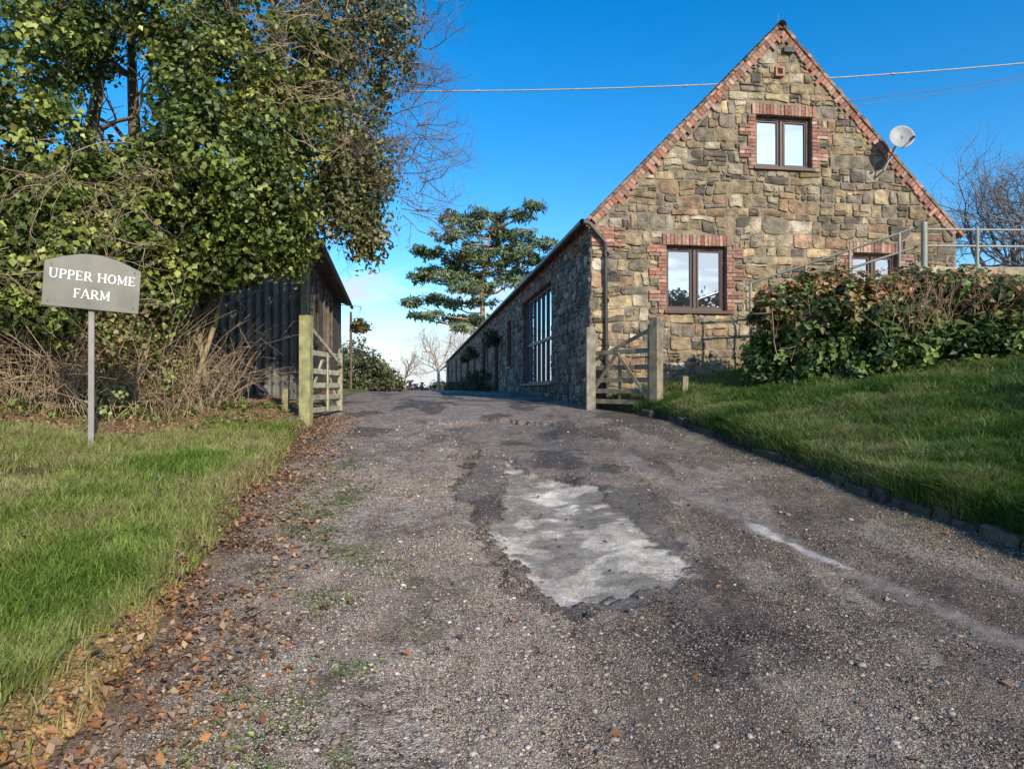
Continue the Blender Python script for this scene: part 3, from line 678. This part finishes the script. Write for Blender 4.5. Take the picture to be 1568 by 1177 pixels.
sm.box8([hf2(-.2,-.3,4.44),hf2(-.2,4,5.94),hf2(10.2,4,5.94),hf2(10.2,-.3,4.44),hf2(-.2,-.3,4.51),hf2(-.2,4,6.01),hf2(10.2,4,6.01),hf2(10.2,-.3,4.51)],(.09,.08,.075))
sm.box8([hf2(-.2,4,5.94),hf2(-.2,8,4.54),hf2(10.2,8,4.54),hf2(10.2,4,5.94),hf2(-.2,4,6.01),hf2(-.2,8,4.61),hf2(10.2,8,4.61),hf2(10.2,4,6.01)],(.09,.08,.075))
sm.obj('shed_roof',M_corr,shed)
tube_obj('shed_gutter',[(hf2(-.25,-.36,4.44),hf2(10.2,-.36,4.40),.06,.06)],M_metal,shed,8,(.04,.04,.04))
tube_obj('far_post',[(TF(10.6,.3,1.3),TF(10.6,.3,4.3),.05,.05)],M_wood,shed,6,(.12,.09,.07))
hb=empty('hanging_basket'); c=TF(8.2,.75,3.55)
foliage('plants',[(c[0],c[1],c[2]+.05,.32,.32,.2,1)],30,.12,14,.09,[(.06,.08,.02),(.12,.12,.04),(.22,.12,.06)],hb,seed=9)
seg=[((c[0],c[1],c[2]),(c[0],c[1],c[2]-.16),.26,.14)]
for k in range(3):
    a=k*2.1; seg.append(((c[0]+.25*math.cos(a),c[1]+.25*math.sin(a),c[2]),(c[0],c[1],c[2]+.65),.006,.006))
seg.append(((c[0],c[1],c[2]+.65),TF(8.2,.0,c[2]+.7),.012,.012)); tube_obj('basket',seg,M_twig,hb,8,(.16,.09,.05))
# ------------------------------------------------------------ gates
def zg(x,y_): return float(H(np.array([x]),np.array([y_]))[0])
def gate(name,A,B,col,hp,zb=None,pcol=None):
    g=empty(name); m=MB(); A=np.array(A);B=np.array(B); d=(B-A)/np.linalg.norm(B-A)
    za=zb or zg(*A); pcol=pcol or col
    def cj(c=col):
        q=random.uniform(.8,1.2); return tuple(x*q for x in c)
    def P(p,z): return (p[0],p[1],z)
    m.beam(P(A,za-.3),P(A,za+hp),.17,.17,pcol,up=(d[0],d[1],0)); 
    H_=1.15; a=A+d*.12; b=B-d*.02
    m.beam(P(a,za+.12),P(a,za+H_+.42),.09,.075,cj(),up=(d[0],d[1],0)); m.beam(P(b,za+.14),P(b,za+H_+.13),.075,.07,cj(),up=(d[0],d[1],0))
    for k,z in enumerate((.2,.40,.60,.83,1.12)): m.beam(P(a,za+z),P(b,za+z+random.uniform(-.01,.01)),.035,.085,cj())
    n=np.array([-d[1],d[0]])*.038
    m.beam(P(a+n,za+.22),P((a+b)/2+n,za+1.1),.022,.07,cj()); m.beam(P((a+b)/2+n,za+1.1),P(b+n,za+.22),.022,.07,cj()); m.beam(P(a-n,za+1.5),P(b-n,za+.95),.022,.07,cj())
    m.beam(P((a+b)/2-n,za+.16),P((a+b)/2-n,za+1.15),.022,.07,cj(),up=(d[0],d[1],0))
    m.obj('timber',M_wood,g,.006)
    tube_obj('hinges',[(P(A+n,za+.3),P(a+d*.4+n,za+.3),.012,.012),(P(A+n,za+1.0),P(a+d*.4+n,za+1.0),.012,.012)],M_metal,g,5,(.05,.045,.04))
gate('left_timber_gate',(-3.20,10.35),(-3.14,12.2),(.42,.39,.28),1.68,zb=1.05,pcol=(.31,.30,.15))
gate('right_timber_gate',(2.50,11.55),(1.46,12.78),(.25,.215,.15),1.68,zb=1.15)
m=MB(); m.beam((1.48,12.55,.8),(1.48,12.55,2.75),.17,.17,(.27,.24,.19),up=(1,0,0)); m.obj('gate_post',M_wood,None,.01)
m=MB(); z=zg(-3.75,11.0); m.beam((-3.75,11,z-.2),(-3.73,11,z+.38),.10,.10,(.32,.27,.16),up=(1,0,0)); m.obj('timber_stake',M_wood,None,.01)
m=MB(); z=zg(3.02,11.7); m.beam((3.02,11.7,z-.2),(3.04,11.7,z+.32),.10,.10,(.28,.23,.15),up=(1,0,0)); m.obj('timber_stake',M_wood,None,.01)
n=12; x=np.array([3.0,3.2,3.35,3.9,4.1,2.2,2.35,-3.0,-3.05,-3.3,1.9,3.6]); y=np.array([10.7,10.9,10.6,11.9,12,12.3,12.4,11.6,12.0,9.9,12.6,11.5]); pebbles('edge_rocks',x,y,np.maximum(H(x,y),Hroad(x,y)),.05+.07*R.random(n),np.array([[.20,.17,.13]])*(.5+.8*R.random((n,1))),jit=.9,mat=M_rock)
# ------------------------------------------------------------ sign
sg=empty('farm_name_sign')
A=Vector((-4.67,6.60,2.43)); B=Vector((-3.93,7.0,2.38)); U=(B-A); wS=U.length; U.normalize(); Vv=Vector((0,0,1)); Vv=(Vv-U*Vv.dot(U)).normalized(); Nn_=U.cross(Vv)
if Nn_.y>0: Nn_=-Nn_
def SP(u,v,n=0): return A+U*u+Vv*v+Nn_*n
out=[(0,0),(wS,0),(wS,.44),(wS*.985,.455)]
for k in range(0,15):
    a=k/14; out.append((wS*(.95-.90*a),.465+.10*math.sin(math.pi*a)))
out+=[(wS*.015,.455),(0,.44)]; n=len(out)
m=MB(); m.add([SP(u,v,.0) for u,v in out]+[SP(u,v,-.035) for u,v in out],[tuple(range(n)),tuple(range(2*n-1,n-1,-1))]+[(i,n+i,n+(i+1)%n,(i+1)%n) for i in range(n)],(.185,.18,.15))
m.obj('board',M_sign,sg,.004)
m=MB(); cnt=[0]
def stroke(p,q,w_):
    p=Vector(p);q=Vector(q);d=(q-p).normalized(); nn=Vector((-d.y,d.x))*w_/2; cnt[0]+=1; e=.003+cnt[0]*.00001
    m.add([SP(*(p-nn),e),SP(*(q-nn),e),SP(*(q+nn),e),SP(*(p+nn),e)],[(0,1,2,3)],(.85,.85,.83))
TK,TN=.155,.07
def arc(cx,cy,rx,ry,a0,a1,w0,w1=None,n=12):
    r_=[]
    for k in range(n):
        a=math.radians(a0+(a1-a0)*k/n); b=math.radians(a0+(a1-a0)*(k+1.15)/n)
        am=(a+b)/2; w_=mix(w0,w1 if w1 else w0,abs(math.cos(am)))
        r_.append(((cx+rx*math.cos(a),cy+ry*math.sin(a)),(cx+rx*math.cos(b),cy+ry*math.sin(b)),w_))
    return r_
def serif(x,y_,w_=.3): return [((x-w_/2,y_),(x+w_/2,y_),.06)]
G={'U':([((.15,1),(.15,.35),TK),((.7,1),(.7,.35),TN)]+arc(.425,.35,.275,.33,180,360,TN,TK*.8)+serif(.15,.97)+serif(.7,.97),.85),
'P':([((.17,0),(.17,1),TK),((.17,.95),(.4,.95),TN),((.17,.48),(.4,.48),TN)]+arc(.38,.715,.24,.235,-90,90,TN,TK)+serif(.17,.03),.7),
'R':([((.17,0),(.17,1),TK),((.17,.95),(.4,.95),TN),((.17,.48),(.4,.48),TN),((.36,.5),(.72,.02),TK*.9)]+arc(.38,.715,.22,.235,-90,90,TN,TK)+serif(.17,.03)+serif(.74,.03,.2),.82),
'E':([((.17,0),(.17,1),TK),((.05,.96),(.6,.96),TN),((.05,.04),(.64,.04),TN),((.17,.5),(.5,.5),TN),((.6,1),(.6,.8),.05),((.64,0),(.64,.22),.05),((.5,.4),(.5,.6),.05)],.72),
'H':([((.17,0),(.17,1),TK),((.75,0),(.75,1),TK),((.17,.5),(.75,.5),TN)]+serif(.17,.03)+serif(.17,.97)+serif(.75,.03)+serif(.75,.97),.92),
'O':(arc(.42,.5,.33,.46,0,360,TN,TK,22),.86),
'M':([((.15,0),(.15,1),TN),((.15,.97),(.48,.12),TK),((.48,.12),(.82,.97),TN),((.83,0),(.83,1),TK)]+serif(.15,.03,.24)+serif(.83,.03)+serif(.1,.97,.2)+serif(.86,.97,.2),1.0),
'F':([((.17,0),(.17,1),TK),((.05,.96),(.6,.96),TN),((.17,.5),(.5,.5),TN),((.6,1),(.6,.8),.05),((.5,.4),(.5,.6),.05)]+serif(.17,.03),.66),
'A':([((.08,0),(.42,1),TN),((.42,1),(.76,0),TK),((.2,.33),(.62,.33),.05)]+serif(.08,.03,.24)+serif(.76,.03,.26),.84)}
def text(s,uc,v,hh):
    tot=sum((G[c][1]+.04) if c!=' ' else .40 for c in s)*hh; u=uc-tot/2
    for c in s:
        if c==' ': u+=.40*hh; continue
        st_,ad=G[c]
        for p,q,w_ in st_: stroke((u+p[0]*hh,v+p[1]*hh),(u+q[0]*hh,v+q[1]*hh),w_*hh)
        u+=(ad+.04)*hh
text('UPPER HOME',wS*.5,.285,.094); text('FARM',wS*.5,.105,.094)
m.obj('lettering',M_frame,sg)
seg=[]
for u,v in ((.05,.05),(wS-.05,.05),(.06,.42),(wS-.06,.42)): seg.append((SP(u,v,-.01),SP(u,v,.008),.012,.010))
tube_obj('screws',seg,M_metal,sg,8,(.6,.6,.6))
m=MB(); pc=SP(wS*.5,0,-.075); zb=zg(-4.31,6.8)
m.beam((pc.x,pc.y,zb-.1),(pc.x,pc.y,2.85),.07,.055,(.27,.245,.23),up=(U.x,U.y,0)); m.obj('post',M_sign,sg,.006)
# ------------------------------------------------------------ branches
def branch(segs,p,d,L,r,depth,rng,curl=.25,up=.1,ratio=.68,kids=(2,4),nseg=3):
    p=np.array(p,float); d=np.array(d,float); d/=np.linalg.norm(d)
    for i in range(nseg):
        d=d+rng.standard_normal(3)*curl+np.array([0,0,up]); d/=np.linalg.norm(d)
        q=p+d*L/nseg; r2=r*(1-.3/nseg) if depth>0 else r*(1-.6/nseg)
        segs.append((p,q,r,r2)); p=q;r=r2
        if depth>0 and i<nseg-1 and rng.random()<.75:
            dd=d+rng.standard_normal(3)*.7; branch(segs,p,dd,L*ratio*rng.uniform(.6,1),r*.6,depth-1,rng,curl,up,ratio,kids,nseg)
    if depth>0:
        for k in range(rng.integers(*kids)):
            dd=d+rng.standard_normal(3)*.55; branch(segs,p,dd,L*ratio*rng.uniform(.7,1.1),r*.72,depth-1,rng,curl,up,ratio,kids,nseg)
def px(px_,py_,D): return ((px_-784)/1020*D, D, 1.6+(594-py_)/1020*D)
ivy=empty('ivy_clad_tree')
rng=np.random.default_rng(11); segs=[]
for (x,y_,l,r_) in ((-6.6,9.6,(.1,0,1),.18),(-5.6,10.2,(-.05,.0,1),.17),(-5.2,10.7,(.18,-.1,1),.14)):
    z=zg(x,y_)-.1; p=np.array([x,y_,z]); d=np.array(l,float)
    for i in range(6):
        d=d+rng.standard_normal(3)*.08; d/=np.linalg.norm(d); q=p+d*1.0; segs.append((p,q,r_*(1-.12*i),r_*(1-.12*(i+1)))); p=q
        if i>=2:
            for k in range(2):
                dd=np.array([rng.uniform(-1,.8),rng.uniform(-.7,.5),rng.uniform(.0,.7)]); branch(segs,p,dd,1.0,.035,2,rng,.2,.05)
tube_obj('trunk_limbs',segs,M_bark,ivy,6,(.17,.13,.09))
def bl(lst,f=1.):
    o=[]
    for (a,b,r_,D,dn) in lst:
        c=px(a,b,D); rr=r_/1020*D; o.append((c[0],c[1],c[2],rr,rr*f,rr,dn))
    return o
IVP=[(.05,.08,.02),(.10,.145,.032),(.20,.245,.05),(.36,.38,.10)]
ivb=bl([(50,230,110,8.4,1.2),(10,90,115,8.3,1),(90,20,95,8.8,.8),(60,340,85,8.2,1.1),(140,330,75,8.5,1.1),(235,330,80,8.7,1.2),(255,255,55,8.9,.8),(330,120,95,9.1,1.3),(290,20,85,9.3,1),(330,230,105,8.8,1.5),(400,300,80,9.0,1.3),(340,340,65,9.1,1.1),(420,200,85,9.3,1.2),(430,90,85,9.7,1),(200,-60,120,9.2,.6),(400,-50,110,9.6,.7),(30,430,60,8.0,.8),(120,60,55,9.2,.6),(420,350,48,9.3,.9),(205,255,35,8.8,.5),(110,390,45,8.1,.6),(200,385,40,8.6,.7),(0,380,60,8.0,.7),(290,400,35,9.0,.7),(380,380,38,9.2,.7),(340,405,30,9.2,.6),(250,440,30,8.9,.4),(70,470,35,8.1,.4),(440,385,25,9.3,.35)])
foliage('ivy_leaves',ivb,76,.235,44,.076,IVP,ivy,seed=21,aspect=.44,droop=.4,shell=.45,vary=.6,up=.5)
ivb2=bl([(500,70,85,9.9,1.1),(500,160,90,9.9,1.2),(535,215,75,10.1,1.1),(500,290,65,9.9,1.1),(545,325,48,10.0,.9),(565,372,26,10.0,.5),(575,110,60,10.2,.7),(595,30,55,10.1,.6),(565,270,50,10.2,.9),(450,330,45,9.7,.8),(550,-20,60,10,.6)])
foliage('sparse_leaves',ivb2,74,.23,32,.068,[(.08,.10,.04),(.14,.16,.06),(.23,.245,.09),(.27,.21,.12)],ivy,seed=22,aspect=.38,droop=.4,shell=.85,vary=.45,up=.4)
segs=[]
for k in range(105):
    a,b=rng.uniform(470,650),rng.uniform(-10,340); p=px(a,b,rng.uniform(9.6,10.6)); dd=(rng.uniform(.2,1.3),rng.uniform(-.5,.4),rng.uniform(-.6,.5))
    branch(segs,p,dd,.56,.009,3,rng,.22,.02,.7,(2,3))
tube_obj('bare_twigs',segs,M_twig,ivy,3,(.22,.17,.145))
segs=[]
for k in range(110):
    a,b=rng.uniform(300,560),rng.uniform(-40,260); p=px(a,b,rng.uniform(8.6,9.4)); dd=(rng.uniform(-.8,.9),rng.uniform(-.8,.1),rng.uniform(-.3,.6))
    branch(segs,p,dd,.42,.006,2,rng,.22,.0,.7,(2,3))
for k in range(60):
    a,b=rng.uniform(0,280),rng.uniform(200,470); p=px(a,b,rng.uniform(7.4,8.0)); dd=(rng.uniform(-1,1),rng.uniform(-.6,.1),rng.uniform(-.5,.2))
    branch(segs,p,dd,.38,.005,2,rng,.22,-.04,.7,(2,3))
tube_obj('brown_twigs',segs,M_twig,ivy,3,(.42,.30,.20))
th_=empty('bramble_thicket'); segs=[]
for k in range(1000):
    x=rng.uniform(-8.0,-4.35) ; y_=rng.uniform(8.2,10.6)+max(0,(x+5.0))*.9; z=zg(x,y_); L=rng.uniform(.5,2.4)
    p=np.array([x,y_,z]); d=np.array([rng.uniform(-.6,.6),rng.uniform(-.6,.3),1.2]); n_=7
    for i in range(n_):
        d=d+rng.standard_normal(3)*.26+np.array([0,0,-.10*i*.5]); dd=d/np.linalg.norm(d); q=p+dd*L/n_; segs.append((p,q,.007*(1-i/9),.007*(1-(i+1)/9))); 
        if rng.random()<.7 and i>1: segs.append((p,p+(dd+rng.standard_normal(3)*.8)*.22,.004,.002))
        p=q
tube_obj('stems',segs,M_twig,th_,3,(.38,.28,.18),.5)
segs=[]
for a in ((300,585,9.6,345,420),(315,590,9.7,285,440),(205,600,9,235,470),(60,600,8.6,20,440)):
    p=np.array(px(a[0],a[1],a[2]));q=np.array(px(a[3],a[4],a[2]+.2)); m_=(p+q)/2+np.array([.05,0,.03]); segs+=[(p,m_,.045,.035),(m_,q,.035,.025)]
tube_obj('thick_stems',segs,M_bark,th_,6,(.30,.25,.14))
tb_=[]
for k in range(105):
    x=rng.uniform(-8.0,-4.75); y_=rng.uniform(8.2,10.4)+max(0,(x+5.2))*.8; z=zg(x,y_); tb_.append((x,y_,z+rng.uniform(.15,2.4),.45,.35,.4,1))
foliage('bramble_leaves',tb_,16,.18,18,.055,[(.26,.17,.09),(.30,.21,.11),(.15,.19,.06),(.25,.30,.09),(.34,.37,.13)],th_,seed=31,vary=.5)
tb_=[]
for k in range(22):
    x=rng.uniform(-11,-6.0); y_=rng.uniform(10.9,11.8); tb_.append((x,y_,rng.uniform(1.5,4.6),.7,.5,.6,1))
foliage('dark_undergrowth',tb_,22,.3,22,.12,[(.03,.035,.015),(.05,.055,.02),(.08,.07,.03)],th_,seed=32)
wb=[]
for k in range(60):
    x=rng.uniform(-7.0,-3.6); y_=rng.uniform(8.3,11.2)+max(0,-5-x)*-.5; wb.append((x,y_,zg(x,y_)+.06,.28,.28,.07,rng.uniform(.4,1)))
foliage('ground_weeds',wb,8,.09,12,.05,[(.09,.13,.03),(.15,.21,.045),(.25,.31,.08)],None,seed=33,up=1)
# ------------------------------------------------------------ laurel hedge
hd=empty('laurel_hedge')
hb_=bl([(1185,540,42,11.2,1),(1190,485,42,11.2,1),(1225,462,40,11.1,.9),(1270,490,60,10.7,1.3),(1280,458,40,10.9,1),(1265,550,42,10.6,1),(1340,475,60,10.5,1.4),(1345,540,58,10.3,1.1),(1400,462,50,10.5,1.2),(1420,530,58,10.1,1.2),(1470,462,50,10.2,1.1),(1500,530,62,9.8,1.3),(1540,470,60,9.9,1.1),(1590,520,65,9.5,1.),(1640,475,70,9.5,.8),(1165,570,25,11.2,.5),(1310,575,32,10.3,.6),(1220,575,28,10.9,.6),(1390,575,30,10.0,.6),(1470,575,30,9.7,.6)])
foliage('laurel_leaves',hb_,56,.18,34,.11,[(.045,.08,.022),(.08,.14,.032),(.14,.215,.05),(.28,.34,.11)],hd,seed=41,aspect=.32,droop=.15,up=.7,topcol=(2.45,3.0,(.50,.27,.14),.9),shell=.6,vary=.45)
segs=[]
for k in range(60):
    a=rng.uniform(1170,1640); p=np.array(px(a,rng.uniform(530,560),rng.uniform(10.4,11.1))); branch(segs,p,(rng.uniform(-.4,.4),rng.uniform(-.3,.3),1),.7,.010,1,rng,.15,.05)
for k in range(120):
    a=rng.uniform(1340,1600); p=np.array(px(a,rng.uniform(440,520),rng.uniform(9.4,9.9))); branch(segs,p,(rng.uniform(-.6,.6),rng.uniform(-.5,.0),rng.uniform(.2,1)),.3,.006,1,rng,.2,.05)
tube_obj('hedge_stems',segs,M_twig,hd,4,(.32,.22,.14))
# ------------------------------------------------------------ terrace + railing
tr=empty('raised_terrace'); m=MB()
m.box(6.95,16,11.55,15.5,.5,3.52,(.27,.24,.18)); m.box(6.9,16,11.27,15.5,3.522,3.66,(.40,.34,.24)); 
m.obj('terrace_wall',M_mortar,tr,.02)
m=MB(); m.beam((7.0,11.15,3.60),(7.95,11.05,3.42),.05,.14,(.46,.38,.25)); m.beam((7.7,10.9,3.28),(9.6,10.5,3.85),.09,.13,(.42,.34,.21)); m.beam((7.2,11.2,1.5),(7.2,11.2,3.5),.12,.12,(.3,.25,.17),up=(1,0,0)); m.obj('edge_timbers',M_wood,tr,.01)
rl=empty('metal_railing'); segs=[]
A_=np.array([4.35,12.3,3.52]);B_=np.array([6.95,11.4,4.36])
for dz in (0,-.33): segs.append((A_+[0,0,dz],B_+[0,0,dz],.022,.022))
for f in (0.02,.36,.62,.9): 
    p=A_+(B_-A_)*f; segs.append((p+[0,0,.02],p-[0,0,1.9],.025,.025))
for xx in (7.0,7.9,8.9,10,11): segs.append(((xx,11.3,3.6),(xx,11.3,4.34 if xx>7.1 else 4.42),.03 if xx>7.1 else .05,.03 if xx>7.1 else .05))
for z in (4.30,4.02): segs.append(((7,11.3,z),(13,11.3,z-.05),.02,.02))
tube_obj('rails_posts',segs,M_metal,rl,8,(.30,.30,.24))
# ------------------------------------------------------------ pine
pine=empty('scots_pine_tree'); D=93
pb=[(820,322,16,9),(795,328,26,10),(765,322,20,9),(735,335,28,11),(692,338,22,8),(715,352,30,10),(700,368,40,12),(775,352,35,12),(800,365,40,12),(755,372,40,12),(835,378,16,8),(660,385,28,9),(640,382,14,6),(725,392,45,11),(800,390,35,10),(655,410,26,8),(690,408,30,9),(730,415,38,10),(790,412,30,10),(820,398,20,7),(645,430,20,6),(690,432,32,8),(740,438,38,9),(785,436,28,9),(660,452,26,6),(640,470,24,6),(622,477,12,4),(690,462,30,8),(735,462,26,8),(700,482,30,7),(665,488,22,6),(730,490,25,9),(710,505,20,7),(760,345,30,14),(745,400,40,14),(705,390,34,12),(770,395,34,12),(715,445,34,11),(700,420,30,11)]
pbl=[]
for a,b,rx,ry_ in pb:
    c=px(a,b,D); k=D/1020; pbl.append((c[0],c[1]+rng.uniform(-5,5),c[2],rx*k,rx*k*1.2,ry_*k,rx/20))
foliage('needles',pbl,19,.62,26,.65,[(.08,.12,.075),(.13,.18,.10),(.20,.26,.13),(.31,.35,.17)],pine,M_needle,seed=51,aspect=.15,droop=-.1,up=.7,flat=.55,shell=.95,vary=.35)
segs=[]; pts=[px(738,600,D),px(740,510,D),px(738,450,D),px(742,400,D),px(752,350,D)]
for i in range(4): segs.append((pts[i],pts[i+1],.5-.1*i,.4-.1*i))
for (bx,by,bz,rx,_,_,_) in pbl:
    tz=min(max(bz-rng.uniform(.3,2.0),pts[1][2]-3),pts[4][2]); f=np.interp(tz,[p[2] for p in pts],[p[0] for p in pts]); s_=np.array([f,D,tz]); e=np.array([bx,by,bz-.2]); m_=(s_+e)/2+np.array([0,0,-.5]); segs+=[(s_,m_,.16,.11),(m_,e,.11,.05)]
tube_obj('trunk_branches',segs,M_bark,pine,5,(.36,.24,.16))
# ------------------------------------------------------------ background vegetation
bush=empty('round_bush')
foliage('leaves',[(-6.6,29.5,2.0,1.35,1.1,1.4,1),(-7.3,31,2.3,1.1,1,1.5,1),(-6.0,31,1.7,.9,1,1,1)],150,.3,26,.11,[(.06,.075,.03),(.10,.115,.045),(.17,.17,.075)],bush,seed=61)
def bare(name,x,y_,h,r_,col,seed,dep=4,kk=3):
    rg=np.random.default_rng(seed); s=[]; z=zg(x,y_); p=np.array([x,y_,z-.2])
    top=p+np.array([0,0,h*.3]); s.append((p,top,r_,r_*.8))
    for k in range(6): branch(s,top-np.array([0,0,h*.05*rg.random()]),(rg.uniform(-1,1),rg.uniform(-1,1),rg.uniform(.5,1.3)),h*.25,r_*.5,dep,rg,.2,.08,.74,(2,3))
    tube_obj(name,s,M_twig,None,kk,col)
bare('bare_tree',-8.6,78,9.5,.2,(.42,.36,.27),5)
bare('bare_tree',-13.0,50,6.0,.14,(.22,.18,.15),6)
bare('bare_tree',-5.0,66,7.5,.12,(.32,.26,.18),8)
bare('bare_tree',-9.6,60,5.0,.10,(.34,.27,.19),18)
bare('bare_tree',27.8,36,16,.32,(.19,.17,.17),7,5)
bare('bare_tree',30.5,40,17,.32,(.19,.17,.17),27,5)
hb2=[]
for k in range(60):
    x=rng.uniform(-75,10); y_=rng.uniform(105,135); hb2.append((x,y_,1.2+rng.uniform(0,1.2)-1,3,2,1.8,1))
foliage('distant_hedgerow',hb2,12,.9,22,.6,[(.20,.16,.09),(.26,.21,.12),(.15,.17,.09)],None,seed=62)
hb2=[]
for k in range(14):
    t=rng.uniform(16,60); c=SF(t,.45+.2*rng.random(),1.4+.4*rng.random()); hb2.append((*c,.4,.4,.45,1))
hb2+= [(*SF(18.2,.5,1.75),.5,.5,.7,1.4),(*SF(25,.5,1.8),.5,.5,.7,1.4)]
for t in (14,24.5,30): hb2.append((*SF(t,.45,3.6),.3,.3,.3,.8))
foliage('wall_shrubs',hb2,26,.2,22,.1,[(.04,.05,.02),(.07,.09,.03),(.13,.11,.05)],None,seed=63)
for i,(x,y_,h,r_) in enumerate(((9.6,1.6,4.4,1.9),(12.5,3.2,4.6,2.1),(8.3,3.0,3.7,1.4))):
    t_=empty('garden_tree'); s=[]; z=zg(x,y_)-.1; p=np.array([x,y_,z]); top=p+np.array([0,0,h*.4]); s.append((p,top,.16,.12))
    for k in range(7): branch(s,top,(rng.uniform(-1,1),rng.uniform(-1,1),rng.uniform(.3,1)),h*.2,.06,2,rng)
    tube_obj('trunk_limbs',s,M_bark,t_,5,(.12,.1,.08))
    bb=[(x+rng.uniform(-.5,.5)*r_,y_+rng.uniform(-.5,.5)*r_,h*.3+z+rng.uniform(0,.5)*h,r_*.55,r_*.55,h*.17,1) for k in range(8)]
    foliage('leaves',bb,28,.34,20,.15,[(.03,.05,.015),(.06,.09,.02)],t_,seed=70+i)
# ------------------------------------------------------------ overhead cables
def cable(name,a,b,sag,r_,col):
    a=np.array(a,float);b=np.array(b,float); pts=[a+(b-a)*t-np.array([0,0,sag*4*t*(1-t)]) for t in np.linspace(0,1,41)]
    s=[(pts[i],pts[i+1],r_,r_) for i in range(40)]
    for i in range(3,40,8): s.append((pts[i]-(b-a)/np.linalg.norm(b-a)*.06,pts[i]+(b-a)/np.linalg.norm(b-a)*.06,r_*1.7,r_*1.7))
    tube_obj(name,s,M_metal,None,6,col,.05)
cable('overhead_cable',(-12,25,12.9),(27,25,14.65),.75,.026,(.36,.36,.32))
cable('overhead_cable',(9.6,24,11.6),(30,24,16.3),.9,.012,(.12,.13,.14)); cable('overhead_cable',(9.6,24.3,11.9),(30,24.3,16.0),.7,.012,(.12,.13,.14))
pl=empty('utility_pole'); tube_obj('pole',[((27,25,.5),(27,25,15),.15,.11)],M_bark,pl,8,(.14,.11,.08)); m=MB(); m.beam((26.3,25,14.5),(27.7,25,14.5),.1,.1,(.14,.11,.08)); m.obj('crossarm',M_wood,pl)
pl=empty('utility_pole'); tube_obj('pole',[((-12,25,.5),(-12,25,13.3),.15,.11)],M_bark,pl,8,(.14,.11,.08)); m=MB(); m.beam((-12.7,25,12.9),(-11.3,25,12.9),.1,.1,(.14,.11,.08)); m.obj('crossarm',M_wood,pl)
# ------------------------------------------------------------ world, sun, camera
wd=bpy.data.worlds.new('World'); sc.world=wd; wd.use_nodes=True; nt=wd.node_tree; N=nt.nodes; L=nt.links
el=math.radians(28); az=math.radians(150)
sky=N.new('ShaderNodeTexSky'); sky.sky_type='NISHITA'; sky.sun_disc=False; sky.sun_elevation=el; sky.sun_rotation=az; sky.air_density=1.0; sky.dust_density=.3; sky.ozone_density=3
hs=N.new('ShaderNodeHueSaturation'); hs.inputs['Saturation'].default_value=1.42; hs.inputs['Value'].default_value=1.65; L.new(sky.outputs[0],hs.inputs['Color'])
tc=N.new('ShaderNodeTexCoord'); sx=N.new('ShaderNodeSeparateXYZ'); L.new(tc.outputs['Generated'],sx.inputs[0])
mp=N.new('ShaderNodeMapping'); mp.inputs['Scale'].default_value=(2.9,2.9,12); mp.inputs['Location'].default_value=(.4,.2,.3); L.new(tc.outputs['Generated'],mp.inputs[0])
no=N.new('ShaderNodeTexNoise'); no.inputs['Scale'].default_value=1.6; no.inputs['Detail'].default_value=9; no.inputs['Roughness'].default_value=.58; L.new(mp.outputs[0],no.inputs['Vector'])
lim=N.new('ShaderNodeMapRange'); L.new(sx.outputs['Y'],lim.inputs[0]); lim.inputs[1].default_value=-.3; lim.inputs[2].default_value=.5; lim.inputs[3].default_value=.75; lim.inputs[4].default_value=.24
dv=N.new('ShaderNodeMath'); dv.operation='DIVIDE'; L.new(sx.outputs['Z'],dv.inputs[0]); L.new(lim.outputs[0],dv.inputs[1])
el_=N.new('ShaderNodeMapRange'); L.new(dv.outputs[0],el_.inputs[0]); el_.inputs[1].default_value=.05; el_.inputs[2].default_value=1.; el_.inputs[3].default_value=.21; el_.inputs[4].default_value=-.22
ad=N.new('ShaderNodeMath'); ad.operation='ADD'; L.new(no.outputs['Fac'],ad.inputs[0]); L.new(el_.outputs[0],ad.inputs[1])
rp_=N.new('ShaderNodeMapRange'); rp_.inputs[1].default_value=.50; rp_.inputs[2].default_value=.64; rp_.inputs[4].default_value=.9; L.new(ad.outputs[0],rp_.inputs[0])
mx=N.new('ShaderNodeMix'); mx.data_type='RGBA'; L.new(rp_.outputs[0],mx.inputs[0]); L.new(hs.outputs[0],mx.inputs[6]); mx.inputs[7].default_value=(5.9,6.2,6.7,1)
bg=N['Background']; L.new(mx.outputs[2],bg.inputs['Color']); bg.inputs['Strength'].default_value=.135
sl=bpy.data.lights.new('sun','SUN'); sl.energy=5.0; sl.angle=math.radians(.5); sl.color=(1,.90,.75); so=bpy.data.objects.new('sun',sl); sc.collection.objects.link(so)
sd=Vector((math.sin(az)*math.cos(el),math.cos(az)*math.cos(el),math.sin(el))); so.rotation_euler=sd.to_track_quat('Z','Y').to_euler()
cam=bpy.data.cameras.new('camera'); co=bpy.data.objects.new('camera',cam); sc.collection.objects.link(co); co.location=(0,0,1.6); co.rotation_euler=(math.radians(90.34),0,0)
cam.sensor_width=36; cam.lens=23.42; cam.clip_end=6000; cam.clip_start=.05; sc.camera=co
sc.view_settings.view_transform='Standard'; sc.view_settings.look='None'; sc.view_settings.exposure=0
